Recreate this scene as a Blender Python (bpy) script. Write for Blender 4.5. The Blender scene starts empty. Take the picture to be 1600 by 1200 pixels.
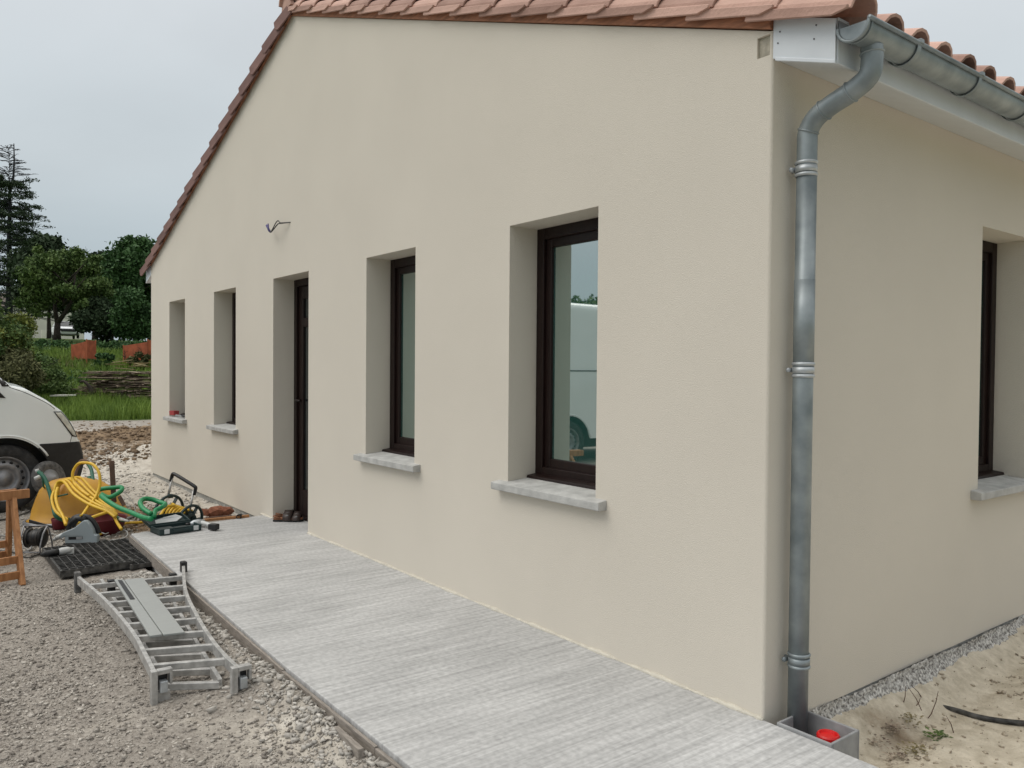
import bpy, bmesh, math, random
import numpy as np
from mathutils import Vector, Matrix
from mathutils.geometry import tessellate_polygon
random.seed(7); rng = np.random.default_rng(7)
S = bpy.context.scene
COL = S.collection
V = Vector
# ---------------------------------------------------------------- camera
YAW, PITCH, ROLL, FPX = 0.913, -0.0196, 0.008, 1248.18
CAM = V((1.8201, -2.6455, 1.35))
_f = V((-math.sin(YAW)*math.cos(PITCH), math.cos(YAW)*math.cos(PITCH), math.sin(PITCH)))
_r0 = V((math.cos(YAW), math.sin(YAW), 0)); _u0 = _r0.cross(_f)
_r = math.cos(ROLL)*_r0 + math.sin(ROLL)*_u0
_u = -math.sin(ROLL)*_r0 + math.cos(ROLL)*_u0
cd = bpy.data.cameras.new("camera"); cam = bpy.data.objects.new("camera", cd); COL.objects.link(cam)
M = Matrix.Identity(4)
for i in range(3):
    M[i][0] = _r[i]; M[i][1] = _u[i]; M[i][2] = -_f[i]; M[i][3] = CAM[i]
cam.matrix_world = M
cd.sensor_width = 36; cd.lens = FPX/1600*36; cd.clip_start = .05; cd.clip_end = 3000
S.camera = cam
def at(px, py, D):                     # world point seen at a photo pixel, D metres in front of the lens
    return CAM + D*(_f + (px-800)/FPX*_r - (py-600)/FPX*_u)
def gr(px, py, z=-.1):                 # world point on the level z
    d = _f + (px-800)/FPX*_r - (py-600)/FPX*_u
    return CAM + d*((z-CAM.z)/d.z)
# ---------------------------------------------------------------- world, sun, exposure
SUN_EL, SUN_AZ = math.radians(52), math.radians(205)      # azimuth clockwise from +Y: behind the camera, from the yard side
w = bpy.data.worlds.new("World"); S.world = w; w.use_nodes = True
nt = w.node_tree; N = nt.nodes; L = nt.links
for n in list(N): N.remove(n)
out = N.new('ShaderNodeOutputWorld'); bg = N.new('ShaderNodeBackground'); bg.inputs[1].default_value = 0.1
sky = N.new('ShaderNodeTexSky'); sky.sky_type = 'NISHITA'; sky.sun_disc = False
sky.sun_elevation = SUN_EL; sky.sun_rotation = SUN_AZ; sky.air_density = 1.5; sky.dust_density = 3
tc = N.new('ShaderNodeTexCoord'); sep = N.new('ShaderNodeSeparateXYZ'); L.new(tc.outputs['Generated'], sep.inputs[0])
ramp = N.new('ShaderNodeValToRGB'); ramp.color_ramp.interpolation = 'EASE'
e = ramp.color_ramp.elements
e[0].position = .0; e[0].color = (4.5, 5.2, 5.7, 1)
e[1].position = 1; e[1].color = (15.5, 15.2, 14.6, 1)
q = e.new(.62); q.color = (12.4, 12.4, 12.2, 1)
q = e.new(.10); q.color = (4.8, 5.6, 6.1, 1)
q = e.new(.24); q.color = (6.3, 6.9, 7.25, 1)
q = e.new(.42); q.color = (7.1, 7.5, 7.8, 1)
L.new(sep.outputs[2], ramp.inputs[0])
nz = N.new('ShaderNodeTexNoise'); nz.inputs['Scale'].default_value = 1.6; nz.inputs['Detail'].default_value = 5; nz.inputs['Distortion'].default_value = .4
mp = N.new('ShaderNodeMapping'); mp.inputs['Scale'].default_value = (1, 1, 2.6)
L.new(tc.outputs['Generated'], mp.inputs[0]); L.new(mp.outputs[0], nz.inputs[0])
mr = N.new('ShaderNodeMapRange'); mr.inputs[1].default_value = .3; mr.inputs[2].default_value = .72; mr.inputs[3].default_value = .90; mr.inputs[4].default_value = 1.08
L.new(nz.outputs[0], mr.inputs[0])
# added dimming of the unseen sky towards +X, keeps the side wall darker
mx = N.new('ShaderNodeMapRange'); mx.inputs[1].default_value = 0; mx.inputs[2].default_value = 1; mx.inputs[3].default_value = 1.0; mx.inputs[4].default_value = .62; mx.interpolation_type = 'SMOOTHSTEP'
L.new(sep.outputs[0], mx.inputs[0])
mm = N.new('ShaderNodeMath'); mm.operation = 'MULTIPLY'; L.new(mr.outputs[0], mm.inputs[0]); L.new(mx.outputs[0], mm.inputs[1])
vm = N.new('ShaderNodeVectorMath'); vm.operation = 'SCALE'; L.new(ramp.outputs[0], vm.inputs[0]); L.new(mm.outputs[0], vm.inputs['Scale'])
mix = N.new('ShaderNodeMix'); mix.data_type = 'RGBA'; mix.inputs[0].default_value = .93
L.new(sky.outputs[0], mix.inputs[6]); L.new(vm.outputs[0], mix.inputs[7])
L.new(mix.outputs[2], bg.inputs[0]); L.new(bg.outputs[0], out.inputs[0])
sd = bpy.data.lights.new("sun", 'SUN'); sd.energy = 1.05; sd.angle = math.radians(35); sd.color = (1, .95, .88)
so = bpy.data.objects.new("sun", sd); COL.objects.link(so)
sv = V((math.sin(SUN_AZ)*math.cos(SUN_EL), math.cos(SUN_AZ)*math.cos(SUN_EL), math.sin(SUN_EL)))
so.rotation_euler = sv.to_track_quat('Z', 'Y').to_euler(); so.location = (0, -10, 12)
S.view_settings.view_transform = 'Standard'; S.view_settings.look = 'None'; S.view_settings.exposure = 0; S.view_settings.gamma = 1
S.render.engine = 'CYCLES'

# ---------------------------------------------------------------- materials
def mat(name, c, rough=.8, metal=0., vary=.12, vs=6., bump=0., bs=60., stretch=(1, 1, 1), c2=None, coat=0., island=0., spec=.5, d=6):
    m = bpy.data.materials.new(name); m.use_nodes = True
    t = m.node_tree; n = t.nodes; l = t.links; b = n['Principled BSDF']
    b.inputs['Roughness'].default_value = rough; b.inputs['Metallic'].default_value = metal
    b.inputs['Specular IOR Level'].default_value = spec
    if coat: b.inputs['Coat Weight'].default_value = coat; b.inputs['Coat Roughness'].default_value = .08
    if c2 is None: c2 = tuple(x*(1-vary) for x in c); c = tuple(min(1, x*(1+vary)) for x in c)
    tx = n.new('ShaderNodeTexCoord'); ma = n.new('ShaderNodeMapping'); ma.inputs['Scale'].default_value = stretch
    l.new(tx.outputs['Object'], ma.inputs[0])
    no = n.new('ShaderNodeTexNoise'); no.inputs['Scale'].default_value = vs; no.inputs['Detail'].default_value = d
    l.new(ma.outputs[0], no.inputs[0])
    r = n.new('ShaderNodeMapRange'); r.inputs[1].default_value = .32; r.inputs[2].default_value = .68; l.new(no.outputs[0], r.inputs[0])
    fac = r.outputs[0]
    if island:
        g = n.new('ShaderNodeNewGeometry'); mi = n.new('ShaderNodeMix'); mi.inputs[0].default_value = island
        l.new(fac, mi.inputs[2]); l.new(g.outputs['Random Per Island'], mi.inputs[3]); fac = mi.outputs[0]
    x = n.new('ShaderNodeMix'); x.data_type = 'RGBA'; x.inputs[6].default_value = (*c2, 1); x.inputs[7].default_value = (*c, 1)
    l.new(fac, x.inputs[0]); l.new(x.outputs[2], b.inputs['Base Color'])
    if bump:
        nb = n.new('ShaderNodeTexNoise'); nb.inputs['Scale'].default_value = bs; nb.inputs['Detail'].default_value = 5; l.new(ma.outputs[0], nb.inputs[0])
        bu = n.new('ShaderNodeBump'); bu.inputs['Strength'].default_value = bump; bu.inputs['Distance'].default_value = .01
        l.new(nb.outputs[0], bu.inputs['Height']); l.new(bu.outputs[0], b.inputs['Normal'])
    return m
def nodes(m): return m.node_tree.nodes, m.node_tree.links, m.node_tree.nodes['Principled BSDF']
MT = {}
MT['render'] = mat('cream_render', (.675, .628, .548), .92, vary=.02, vs=1.3, bump=.35, bs=260, spec=.2, d=3)
MT['rough_block'] = mat('rough_block', (.42, .39, .32), .95, vary=.2, vs=30, bump=.8, bs=60)
MT['slurry'] = mat('dried_render_slurry', (.62, .585, .50), .95, vary=.1, vs=20, bump=.6, bs=120)
MT['footing'] = mat('footing_concrete', (.34, .34, .32), .95, vary=.25, vs=25, bump=.7, bs=80)
# rough cast band: white mortar with dark pores
MT['roughcast'] = mat('roughcast', (.78, .76, .72), .95, c2=(.15, .14, .13), vs=75, bump=1, bs=75, d=2)
MT['pvc'] = mat('white_pvc', (.66, .70, .74), .35, vary=.03, vs=8)
MT['frame'] = mat('brown_frame', (.013, .0055, .0045), .45, spec=.3, vary=.25, vs=10, stretch=(6, 6, 1))
MT['wood_rake'] = mat('rake_wood', (.36, .16, .09), .8, vary=.3, vs=9, stretch=(1, 8, 8), bump=.2)
MT['sill'] = mat('concrete_sill', (.44, .44, .425), .9, vary=.18, vs=14, bump=.3, bs=90)
MT['tile'] = mat('clay_tile', (.68, .44, .36), .85, c2=(.27, .155, .12), vs=5, bump=.35, bs=70, island=.75)
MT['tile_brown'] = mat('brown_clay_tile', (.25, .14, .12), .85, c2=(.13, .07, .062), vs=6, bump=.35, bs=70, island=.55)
MT['zinc'] = mat('zinc', (.34, .38, .395), .48, .45, c2=(.20, .235, .25), vs=9, bump=.06, bs=14, d=8)
MT['zinc_new'] = mat('galvanised_steel', (.50, .53, .55), .5, .6, vary=.15, vs=30)
MT['dark_screw'] = mat('screw', (.05, .05, .06), .5)
MT['alu'] = mat('aluminium', (.47, .465, .45), .5, .45, vary=.26, vs=26, bump=.1, bs=40)
MT['black_plastic'] = mat('black_plastic', (.012, .012, .013), .45, vary=.4, vs=25)
MT['dusty_black'] = mat('dusty_black_plastic', (.11, .107, .10), .6, c2=(.006, .006, .007), vs=26)
MT['pine'] = mat('pine', (.44, .21, .085), .65, c2=(.27, .115, .04), vs=5, stretch=(8, 8, 1.2), bump=.15)
MT['old_wood'] = mat('weathered_wood', (.52, .42, .32), .9, c2=(.07, .045, .035), vs=14, island=.6, stretch=(1, 1, 3), bump=.5, bs=60)
MT['stake'] = mat('stake_wood', (.13, .08, .06), .9, vary=.3, vs=20)
MT['board'] = mat('formwork_wood', (.27, .24, .21), .9, vary=.25, vs=18, stretch=(1, 6, 6), bump=.3)
MT['yellow_tray'] = mat('yellow_tray', (.62, .33, .035), .5, c2=(.48, .24, .03), vs=5, bump=.05, bs=20)
MT['yellow_hose'] = mat('yellow_hose', (.72, .45, .03), .45, vary=.1, vs=30)
MT['green_hose'] = mat('green_hose', (.01, .24, .085), .4, vary=.15, vs=30)
MT['green_paint'] = mat('green_paint', (.018, .12, .075), .45, vary=.25, vs=40)
MT['rubber'] = mat('rubber', (.045, .044, .044), .85, c2=(.018, .018, .018), vs=30, bump=.3, bs=60)
MT['dusty_rubber'] = mat('dusty_rubber', (.17, .165, .16), .9, c2=(.06, .06, .06), vs=30, bump=.3, bs=60)
MT['red_dark'] = mat('dark_red_plastic', (.13, .008, .016), .5, vary=.2)
MT['red'] = mat('red_plastic', (.62, .012, .012), .4, vary=.1)
MT['red_box'] = mat('red_card', (.38, .05, .05), .7, vary=.2, vs=40)
MT['grey_plastic'] = mat('grey_plastic', (.33, .38, .40), .5, vary=.06)
MT['light_plastic'] = mat('light_plastic', (.55, .56, .55), .5, vary=.1)
MT['box_grey'] = mat('grey_box_plastic', (.34, .345, .35), .55, c2=(.24, .245, .25), vs=18)
MT['case'] = mat('case_plastic', (.012, .032, .034), .45, vary=.2)
MT['case_in'] = mat('case_inside', (.035, .045, .045), .5, vary=.3)
MT['paper'] = mat('white_paper', (.55, .57, .58), .7, vary=.1)
MT['plank'] = mat('grey_plank', (.33, .345, .335), .45, vary=.05, vs=8, stretch=(8, 1, 1))
MT['leather'] = mat('brown_leather', (.035, .022, .018), .5, vary=.3, vs=40)
MT['cork'] = mat('cork_sole', (.23, .10, .05), .8, vary=.2, vs=60)
MT['brick'] = mat('red_brick', (.24, .095, .055), .95, vary=.3, vs=30, bump=.6, bs=60)
MT['car_white'] = mat('white_car_paint', (.88, .92, .92), .25, vary=.02, vs=3, coat=.6)
MT['far_car_white'] = mat('far_white_paint', (.80, .82, .84), .4, vary=.02, vs=3, spec=.25)
MT['car_glass'] = mat('car_glass', (.03, .035, .04), .05, vary=.1, spec=.9)
MT['lamp'] = mat('headlamp_glass', (.78, .77, .68), .15, c2=(.45, .45, .40), vs=9, coat=.8, stretch=(1, 2, 1))
MT['steel_rim'] = mat('steel_rim', (.27, .27, .28), .45, .5, vary=.2, vs=20)
MT['wire_grey'] = mat('grey_cable', (.30, .29, .27), .6)
MT['wire_purple'] = mat('violet_tape', (.05, .04, .16), .5)
MT['wire_dark'] = mat('dark_cable', (.035, .032, .028), .5)
MT['foliage'] = mat('leaf', (.16, .23, .065), .7, c2=(.035, .075, .024), vs=1.2, island=.5, spec=.25)
MT['foliage_deep'] = mat('leaf_deep', (.085, .17, .055), .7, c2=(.026, .065, .024), vs=1.2, island=.5, spec=.25)
MT['foliage_dark'] = mat('leaf_dark', (.065, .10, .05), .8, c2=(.02, .036, .018), vs=1.2, island=.5, spec=.2)
MT['foliage_yellow'] = mat('leaf_yellow', (.22, .25, .05), .7, c2=(.06, .085, .02), vs=2, island=.5, spec=.25)
MT['scrub'] = mat('scrub', (.17, .17, .075), .85, c2=(.045, .055, .025), vs=2, island=.6, spec=.2)
MT['grass'] = mat('grass', (.24, .34, .06), .7, c2=(.08, .15, .03), vs=.8, island=.5, spec=.25)
MT['straw'] = mat('straw', (.30, .24, .12), .9, c2=(.14, .12, .05), vs=2, island=.6)
MT['bark'] = mat('bark', (.05, .04, .032), .95, vary=.35, vs=12, bump=.5, bs=20)
MT['bark_grey'] = mat('grey_bark', (.036, .038, .045), .95, vary=.3, vs=6)
MT['orange'] = mat('orange_mesh', (.44, .13, .06), .8, vary=.25, vs=3)
MT['white_wall'] = mat('white_house_render', (.74, .72, .64), .9, vary=.08, vs=.5)
MT['far_tile'] = mat('far_tile', (.14, .115, .09), .9, c2=(.07, .058, .05), vs=6, stretch=(8, .5, .5))
MT['far_glass'] = mat('far_glass', (.03, .045, .055), .2)
MT['stone'] = mat('crushed_stone', (.58, .54, .48), .9, c2=(.14, .12, .105), vs=18, island=.8, bump=.3, bs=150)
MT['stone_pale'] = mat('pale_stone', (.62, .59, .54), .9, c2=(.33, .31, .28), vs=18, island=.7, bump=.4, bs=120)
MT['clod'] = mat('earth_clod', (.36, .265, .175), .95, c2=(.08, .05, .03), vs=8, island=.7, bump=.5, bs=40)
MT['sandclod'] = mat('sand_clod', (.58, .51, .40), .95, c2=(.30, .24, .18), vs=12, island=.6, bump=.5, bs=80)
# window pane: coated double glazing, mirror-like over a dark green tint
def glass_mat(name, tint, refl, rough=.015):
    m = bpy.data.materials.new(name); m.use_nodes = True; n = m.node_tree.nodes; l = m.node_tree.links
    for x in list(n): n.remove(x)
    o = n.new('ShaderNodeOutputMaterial'); df = n.new('ShaderNodeBsdfDiffuse'); df.inputs[0].default_value = (*tint, 1)
    gl = n.new('ShaderNodeBsdfGlossy'); gl.inputs[0].default_value = (.93, 1, .98, 1); gl.inputs['Roughness'].default_value = rough
    fr = n.new('ShaderNodeFresnel'); fr.inputs[0].default_value = 1.5
    a = n.new('ShaderNodeMath'); a.operation = 'MULTIPLY_ADD'; a.inputs[1].default_value = 1.2; a.inputs[2].default_value = refl; a.use_clamp = True
    mi = n.new('ShaderNodeMixShader'); l.new(fr.outputs[0], a.inputs[0]); l.new(a.outputs[0], mi.inputs[0])
    l.new(df.outputs[0], mi.inputs[1]); l.new(gl.outputs[0], mi.inputs[2]); l.new(mi.outputs[0], o.inputs[0])
    return m
MT['glass'] = glass_mat('coated_glass', (.03, .10, .085), .46)
MT['door_glass'] = glass_mat('door_glass', (.01, .012, .013), .03)

# broomed concrete of the path: streaks across the path
def concrete():
    m = mat('broomed_concrete', (.52, .52, .515), .9, c2=(.43, .43, .425), vs=1.1, bump=0)
    n, l, b = nodes(m)
    tx = n.new('ShaderNodeTexCoord'); ma = n.new('ShaderNodeMapping'); ma.inputs['Scale'].default_value = (48, 1.7, 1); ma.inputs['Rotation'].default_value = (0, 0, -.05)
    l.new(tx.outputs['Object'], ma.inputs[0])
    a = n.new('ShaderNodeTexNoise'); a.inputs['Scale'].default_value = 1; a.inputs['Detail'].default_value = 7; a.inputs['Roughness'].default_value = .7; a.inputs['Distortion'].default_value = .6; l.new(ma.outputs[0], a.inputs[0])
    p = n.new('ShaderNodeTexNoise'); p.inputs['Scale'].default_value = 42; p.inputs['Detail'].default_value = 6; l.new(tx.outputs['Object'], p.inputs[0])
    big = n.new('ShaderNodeTexNoise'); big.inputs['Scale'].default_value = 2.2; big.inputs['Detail'].default_value = 4
    mb = n.new('ShaderNodeMapping'); mb.inputs['Scale'].default_value = (2.2, .8, 1); l.new(tx.outputs['Object'], mb.inputs[0]); l.new(mb.outputs[0], big.inputs[0])
    old = b.inputs['Base Color'].links[0].from_socket
    def shade(src, fac, lo, hi, k0, k1):
        r = n.new('ShaderNodeMapRange'); r.inputs[1].default_value = lo; r.inputs[2].default_value = hi; r.inputs[3].default_value = k0; r.inputs[4].default_value = k1; l.new(fac, r.inputs[0])
        v = n.new('ShaderNodeVectorMath'); v.operation = 'SCALE'; l.new(src, v.inputs[0]); l.new(r.outputs[0], v.inputs['Scale']); return v.outputs[0]
    c = shade(old, a.outputs[0], .37, .62, .79, 1.11)
    c = shade(c, p.outputs[0], .30, .62, .84, 1.08)
    c = shade(c, big.outputs[0], .35, .62, .93, 1.05)
    l.new(c, b.inputs['Base Color'])
    s = n.new('ShaderNodeMath'); s.operation = 'ADD'; l.new(a.outputs[0], s.inputs[0]); l.new(p.outputs[0], s.inputs[1])
    bu = n.new('ShaderNodeBump'); bu.inputs['Strength'].default_value = .35; bu.inputs['Distance'].default_value = .005; l.new(s.outputs[0], bu.inputs['Height']); l.new(bu.outputs[0], b.inputs['Normal'])
    return m
MT['concrete'] = concrete()
# ground: gravel, mixed by a zone attribute (R dust, G grass/earth, B sand)
def ground_mat():
    m = bpy.data.materials.new('site_ground'); m.use_nodes = True; n, l, b = nodes(m)
    b.inputs['Roughness'].default_value = .95; b.inputs['Specular IOR Level'].default_value = .2
    tx = n.new('ShaderNodeTexCoord')
    def noise(s, d=6): 
        x = n.new('ShaderNodeTexNoise'); x.inputs['Scale'].default_value = s; x.inputs['Detail'].default_value = d; x.inputs['Roughness'].default_value = .65; l.new(tx.outputs['Object'], x.inputs[0]); return x.outputs[0]
    def ramp2(f, a, bb, c0, c1):
        r = n.new('ShaderNodeMapRange'); r.inputs[1].default_value = a; r.inputs[2].default_value = bb; l.new(f, r.inputs[0])
        x = n.new('ShaderNodeMix'); x.data_type = 'RGBA'; x.inputs[6].default_value = (*c0, 1); x.inputs[7].default_value = (*c1, 1); l.new(r.outputs[0], x.inputs[0]); return x.outputs[2]
    def mixc(f, a, bb):
        x = n.new('ShaderNodeMix'); x.data_type = 'RGBA'; l.new(f, x.inputs[0]); l.new(a, x.inputs[6]); l.new(bb, x.inputs[7]); return x.outputs[2]
    fine = noise(70); mid = noise(9)
    gravel = ramp2(fine, .3, .7, (.16, .14, .12), (.44, .405, .36))
    dust = ramp2(mid, .35, .65, (.44, .40, .34), (.64, .60, .53))
    earth = ramp2(mid, .35, .65, (.12, .08, .048), (.30, .215, .135))
    sand = ramp2(noise(14), .35, .65, (.50, .44, .34), (.70, .63, .51))
    grassc = ramp2(noise(1.5), .35, .65, (.05, .085, .02), (.10, .15, .035))
    za = n.new('ShaderNodeAttribute'); za.attribute_name = 'zone'; sp = n.new('ShaderNodeSeparateColor'); l.new(za.outputs['Color'], sp.inputs[0])
    zb = n.new('ShaderNodeAttribute'); zb.attribute_name = 'grassy'
    def edge(f, s):   # break the zone's edge up with noise
        a = n.new('ShaderNodeMath'); a.operation = 'MULTIPLY_ADD'; l.new(noise(s), a.inputs[0]); a.inputs[1].default_value = 1.1; a.inputs[2].default_value = -.55
        c = n.new('ShaderNodeMath'); c.operation = 'ADD'; l.new(a.outputs[0], c.inputs[0]); l.new(f, c.inputs[1])
        r = n.new('ShaderNodeMapRange'); r.inputs[1].default_value = .32; r.inputs[2].default_value = .72; l.new(c.outputs[0], r.inputs[0]); return r.outputs[0]
    c = mixc(edge(sp.outputs[0], 6), gravel, dust)
    c = mixc(edge(sp.outputs[2], 5), c, sand)
    c = mixc(edge(sp.outputs[1], 3), c, earth)
    c = mixc(edge(zb.outputs['Fac'], 2), c, grassc)
    l.new(c, b.inputs['Base Color'])
    bu = n.new('ShaderNodeBump'); bu.inputs['Strength'].default_value = .7; bu.inputs['Distance'].default_value = .012; l.new(fine, bu.inputs['Height']); l.new(bu.outputs[0], b.inputs['Normal'])
    return m
MT['ground'] = ground_mat()

# ---------------------------------------------------------------- mesh helpers
class MB:
    def __init__(s): s.v = []; s.f = []
    def add(s, vs, fs):
        o = len(s.v); s.v += [tuple(x) for x in vs]; s.f += [tuple(i+o for i in f) for f in fs]; return s
    def box(s, c, size, R=None):
        c = V(c); h = V(size)/2
        vs = []
        for dx in (-1, 1):
            for dy in (-1, 1):
                for dz in (-1, 1):
                    p = V((dx*h.x, dy*h.y, dz*h.z)); p = (R @ p) if R else p; vs.append(c+p)
        return s.add(vs, [(0, 1, 3, 2), (4, 6, 7, 5), (0, 4, 5, 1), (2, 3, 7, 6), (0, 2, 6, 4), (1, 5, 7, 3)])
    def span(s, x0, x1, y0, y1, z0, z1): return s.box(((x0+x1)/2, (y0+y1)/2, (z0+z1)/2), (abs(x1-x0), abs(y1-y0), abs(z1-z0)))
    def beam(s, a, b, w, h, up=(0, 0, 1)):       # rectangular bar from a to b
        a, b = V(a), V(b); d = (b-a); Ln = d.length; d.normalize(); x = d.cross(V(up)); x = x.normalized() if x.length > 1e-4 else V((1, 0, 0)); z = x.cross(d)
        R = Matrix((x, d, z)).transposed(); return s.box((a+b)/2, (w, Ln, h), R)
    def tube(s, pts, r, n=10, closed=False, caps=True):
        P = [V(p) for p in pts]; m = len(P); rr = r if hasattr(r, '__len__') else [r]*m
        o = len(s.v); prev = None
        for i, p in enumerate(P):
            if closed: t = P[(i+1) % m]-P[i-1]
            else: t = P[min(i+1, m-1)]-P[max(i-1, 0)]
            t.normalize()
            if prev is None:
                a = t.cross(V((0, 0, 1))); a = a if a.length > .05 else t.cross(V((1, 0, 0)))
            else: a = prev - t*prev.dot(t)
            a.normalize(); prev = a; b = t.cross(a)
            for k in range(n):
                q = 2*math.pi*k/n; s.v.append(tuple(p + rr[i]*(math.cos(q)*a+math.sin(q)*b)))
        for i in range(m if closed else m-1):
            j = (i+1) % m
            for k in range(n): s.f.append((o+i*n+k, o+i*n+(k+1) % n, o+j*n+(k+1) % n, o+j*n+k))
        if caps and not closed:
            s.f.append(tuple(o+k for k in range(n))[::-1]); s.f.append(tuple(o+(m-1)*n+k for k in range(n)))
        return s
    def cyl(s, a, b, r, n=20, r2=None): return s.tube([a, b], [r, r if r2 is None else r2], n)
    def prism(s, poly, off):      # planar polygon (3d pts) extruded by the vector off
        n = len(poly); off = V(off); a = [V(p) for p in poly]; tri = tessellate_polygon([a])
        vs = a+[p+off for p in a]
        fs = [t for t in tri]+[tuple(i+n for i in t[::-1]) for t in tri]+[(i, (i+1) % n, n+(i+1) % n, n+i) for i in range(n)]
        return s.add(vs, fs)
    def lathe(s, c, axis, prof, n=32):     # prof: (distance along the axis, radius)
        c, ax = V(c), V(axis).normalized(); a = ax.cross(V((0, 0, 1))); a = a if a.length > .05 else ax.cross(V((1, 0, 0))); a.normalize(); b = ax.cross(a)
        o = len(s.v)
        for (h, r) in prof:
            for k in range(n): q = 2*math.pi*k/n; s.v.append(tuple(c+h*ax+r*(math.cos(q)*a+math.sin(q)*b)))
        for i in range(len(prof)-1):
            for k in range(n): s.f.append((o+i*n+k, o+i*n+(k+1) % n, o+(i+1)*n+(k+1) % n, o+(i+1)*n+k))
        return s
    def build(s, name, m, parent=None, smooth=False, bevel=0., seg=2, fix=True):
        me = bpy.data.meshes.new(name); me.from_pydata(s.v, [], s.f); me.validate()
        if fix:
            bm = bmesh.new(); bm.from_mesh(me); bmesh.ops.recalc_face_normals(bm, faces=bm.faces); bm.to_mesh(me); bm.free()
        me.materials.append(MT[m] if isinstance(m, str) else m)
        if smooth: me.shade_smooth()
        o = bpy.data.objects.new(name, me); COL.objects.link(o)
        if parent: attach(o, parent)
        if bevel:
            b = o.modifiers.new('bevel', 'BEVEL'); b.width = bevel; b.segments = seg; b.limit_method = 'ANGLE'; b.angle_limit = math.radians(40)
        return o
def wmat(o): return (wmat(o.parent) @ o.matrix_parent_inverse if o.parent else Matrix.Identity(4)) @ o.matrix_basis
def attach(o, p):               # parts are modelled in world coordinates; keep them there
    o.parent = p; o.matrix_parent_inverse = wmat(p).inverted()
def tag(o, label=None, cat=None, group=None, kind=None):
    if label: o['label'] = label
    if cat: o['category'] = cat
    if group: o['group'] = group
    if kind: o['kind'] = kind
    return o
def thing(name, loc, label, cat, group=None):
    o = bpy.data.objects.new(name, None); COL.objects.link(o); o.location = loc; o.empty_display_size = .1
    return tag(o, label, cat, group)
def smoothpath(pts, k=8, closed=False):        # Catmull-Rom
    P = [V(p) for p in pts]; n = len(P); o = []
    for i in range(n if closed else n-1):
        p0 = P[(i-1) % n] if closed or i > 0 else P[0]; p1 = P[i]; p2 = P[(i+1) % n]; p3 = P[(i+2) % n] if closed or i+2 < n else P[-1]
        for j in range(k):
            t = j/k; o.append(.5*((2*p1)+(-p0+p2)*t+(2*p0-5*p1+4*p2-p3)*t*t+(-p0+3*p1-3*p2+p3)*t**3))
    if not closed: o.append(P[-1])
    return o
def npmesh(name, v, f, m, parent=None, smooth=False):     # v (n,3), f (k,3|4)
    me = bpy.data.meshes.new(name); k = f.shape[1]
    me.vertices.add(len(v)); me.vertices.foreach_set('co', v.astype(np.float32).ravel())
    me.loops.add(f.size); me.loops.foreach_set('vertex_index', f.astype(np.int32).ravel())
    me.polygons.add(len(f)); me.polygons.foreach_set('loop_start', np.arange(0, f.size, k, dtype=np.int32))
    me.update(calc_edges=True); me.materials.append(MT[m])
    if smooth: me.polygons.foreach_set('use_smooth', np.ones(len(f), bool))
    o = bpy.data.objects.new(name, me); COL.objects.link(o)
    if parent: attach(o, parent)
    return o

# ---------------------------------------------------------------- terrain
def vnoise(x, y, s, seed=0):
    x = np.asarray(x)*s; y = np.asarray(y)*s; xi = np.floor(x).astype(int); yi = np.floor(y).astype(int); fx = x-xi; fy = y-yi
    fx = fx*fx*(3-2*fx); fy = fy*fy*(3-2*fy)
    def h(a, b): t = np.sin(a*127.1+b*311.7+seed*74.7)*43758.5453; return t-np.floor(t)
    return (h(xi, yi)*(1-fx)+h(xi+1, yi)*fx)*(1-fy)+(h(xi, yi+1)*(1-fx)+h(xi+1, yi+1)*fx)*fy-.5
def sstep(a, b, x): t = np.clip((x-a)/(b-a), 0, 1); return t*t*(3-2*t)
def tz(x, y):
    x = np.asarray(x, float); y = np.asarray(y, float); D = 1.8-x
    z = np.full(np.broadcast(x, y).shape, -.105)
    hill = np.interp(D, [0, 21, 24, 29, 31, 36, 42, 48, 52, 54, 84, 120, 400], [0, 0, .06, .13, .25, .85, 1.5, 2.2, 2.8, 2.95, 3.85, 4.3, 5])
    z = z+hill*sstep(-40, -8, y+0*x)*(1-sstep(60, 120, y))+0
    z = z+(vnoise(x, y, .35, 1))*.10*sstep(4, 20, D)
    # spoil heap behind the van and past the house corner
    m = np.exp(-((D-14.4-.3*np.sin(y*1.1))/1.15)**2)*sstep(-6, -2.2, y)*(1-sstep(4, 7, y))
    z = z+m*(.29+.18*vnoise(x, y, 1.1, 3)+.10*vnoise(x, y, 3.2, 4)+.10*sstep(.1, .9, y))
    # pale heap against the far house corner
    z = z+.30*np.exp(-(((x+10.6)/.8)**2+((y-.35)/.75)**2))
    # loose stones and unevenness of the yard
    near = 1-sstep(5, 12, np.hypot(x, y+1))
    z = z+near*(.022*vnoise(x, y, 2.5, 5)+.012*vnoise(x, y, 7, 6)+.010*vnoise(x, y, 19, 7)+.010*vnoise(x, y, 37, 17))
    z = z+.03*np.exp(-(((x+1.35)/.9)**2+((y+1.5)/.22)**2))       # bank of stones along the path board
    z = z+(.078+.03*vnoise(x, x*0, 3, 61))*np.exp(-((y+1.335)/.075)**2)*sstep(-4.2, -3.8, x)*sstep(.2, -.8, x)
    # sand by the side wall
    s = sstep(.0, .25, x+.02)*sstep(-.02, .12, y)
    sand = -.235+.035*sstep(.1, .35, x)+.12*np.exp(-(((x-.75)/.5)**2+((y-2.3)/1.0)**2))+.03*vnoise(x, y, 2, 8)+.02*vnoise(x, y, 6, 9)+.010*vnoise(x, y, 18, 10)
    z = z*(1-s)+sand*s
    return z
xs = np.unique(np.round(np.concatenate([np.linspace(-600, -110, 12), np.linspace(-110, -60, 14), np.linspace(-60, -18, 70), np.linspace(-18, -7, 130), np.linspace(-7, 2.0, 560), np.linspace(2, 12, 25), np.linspace(12, 300, 14)]), 4))
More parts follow.
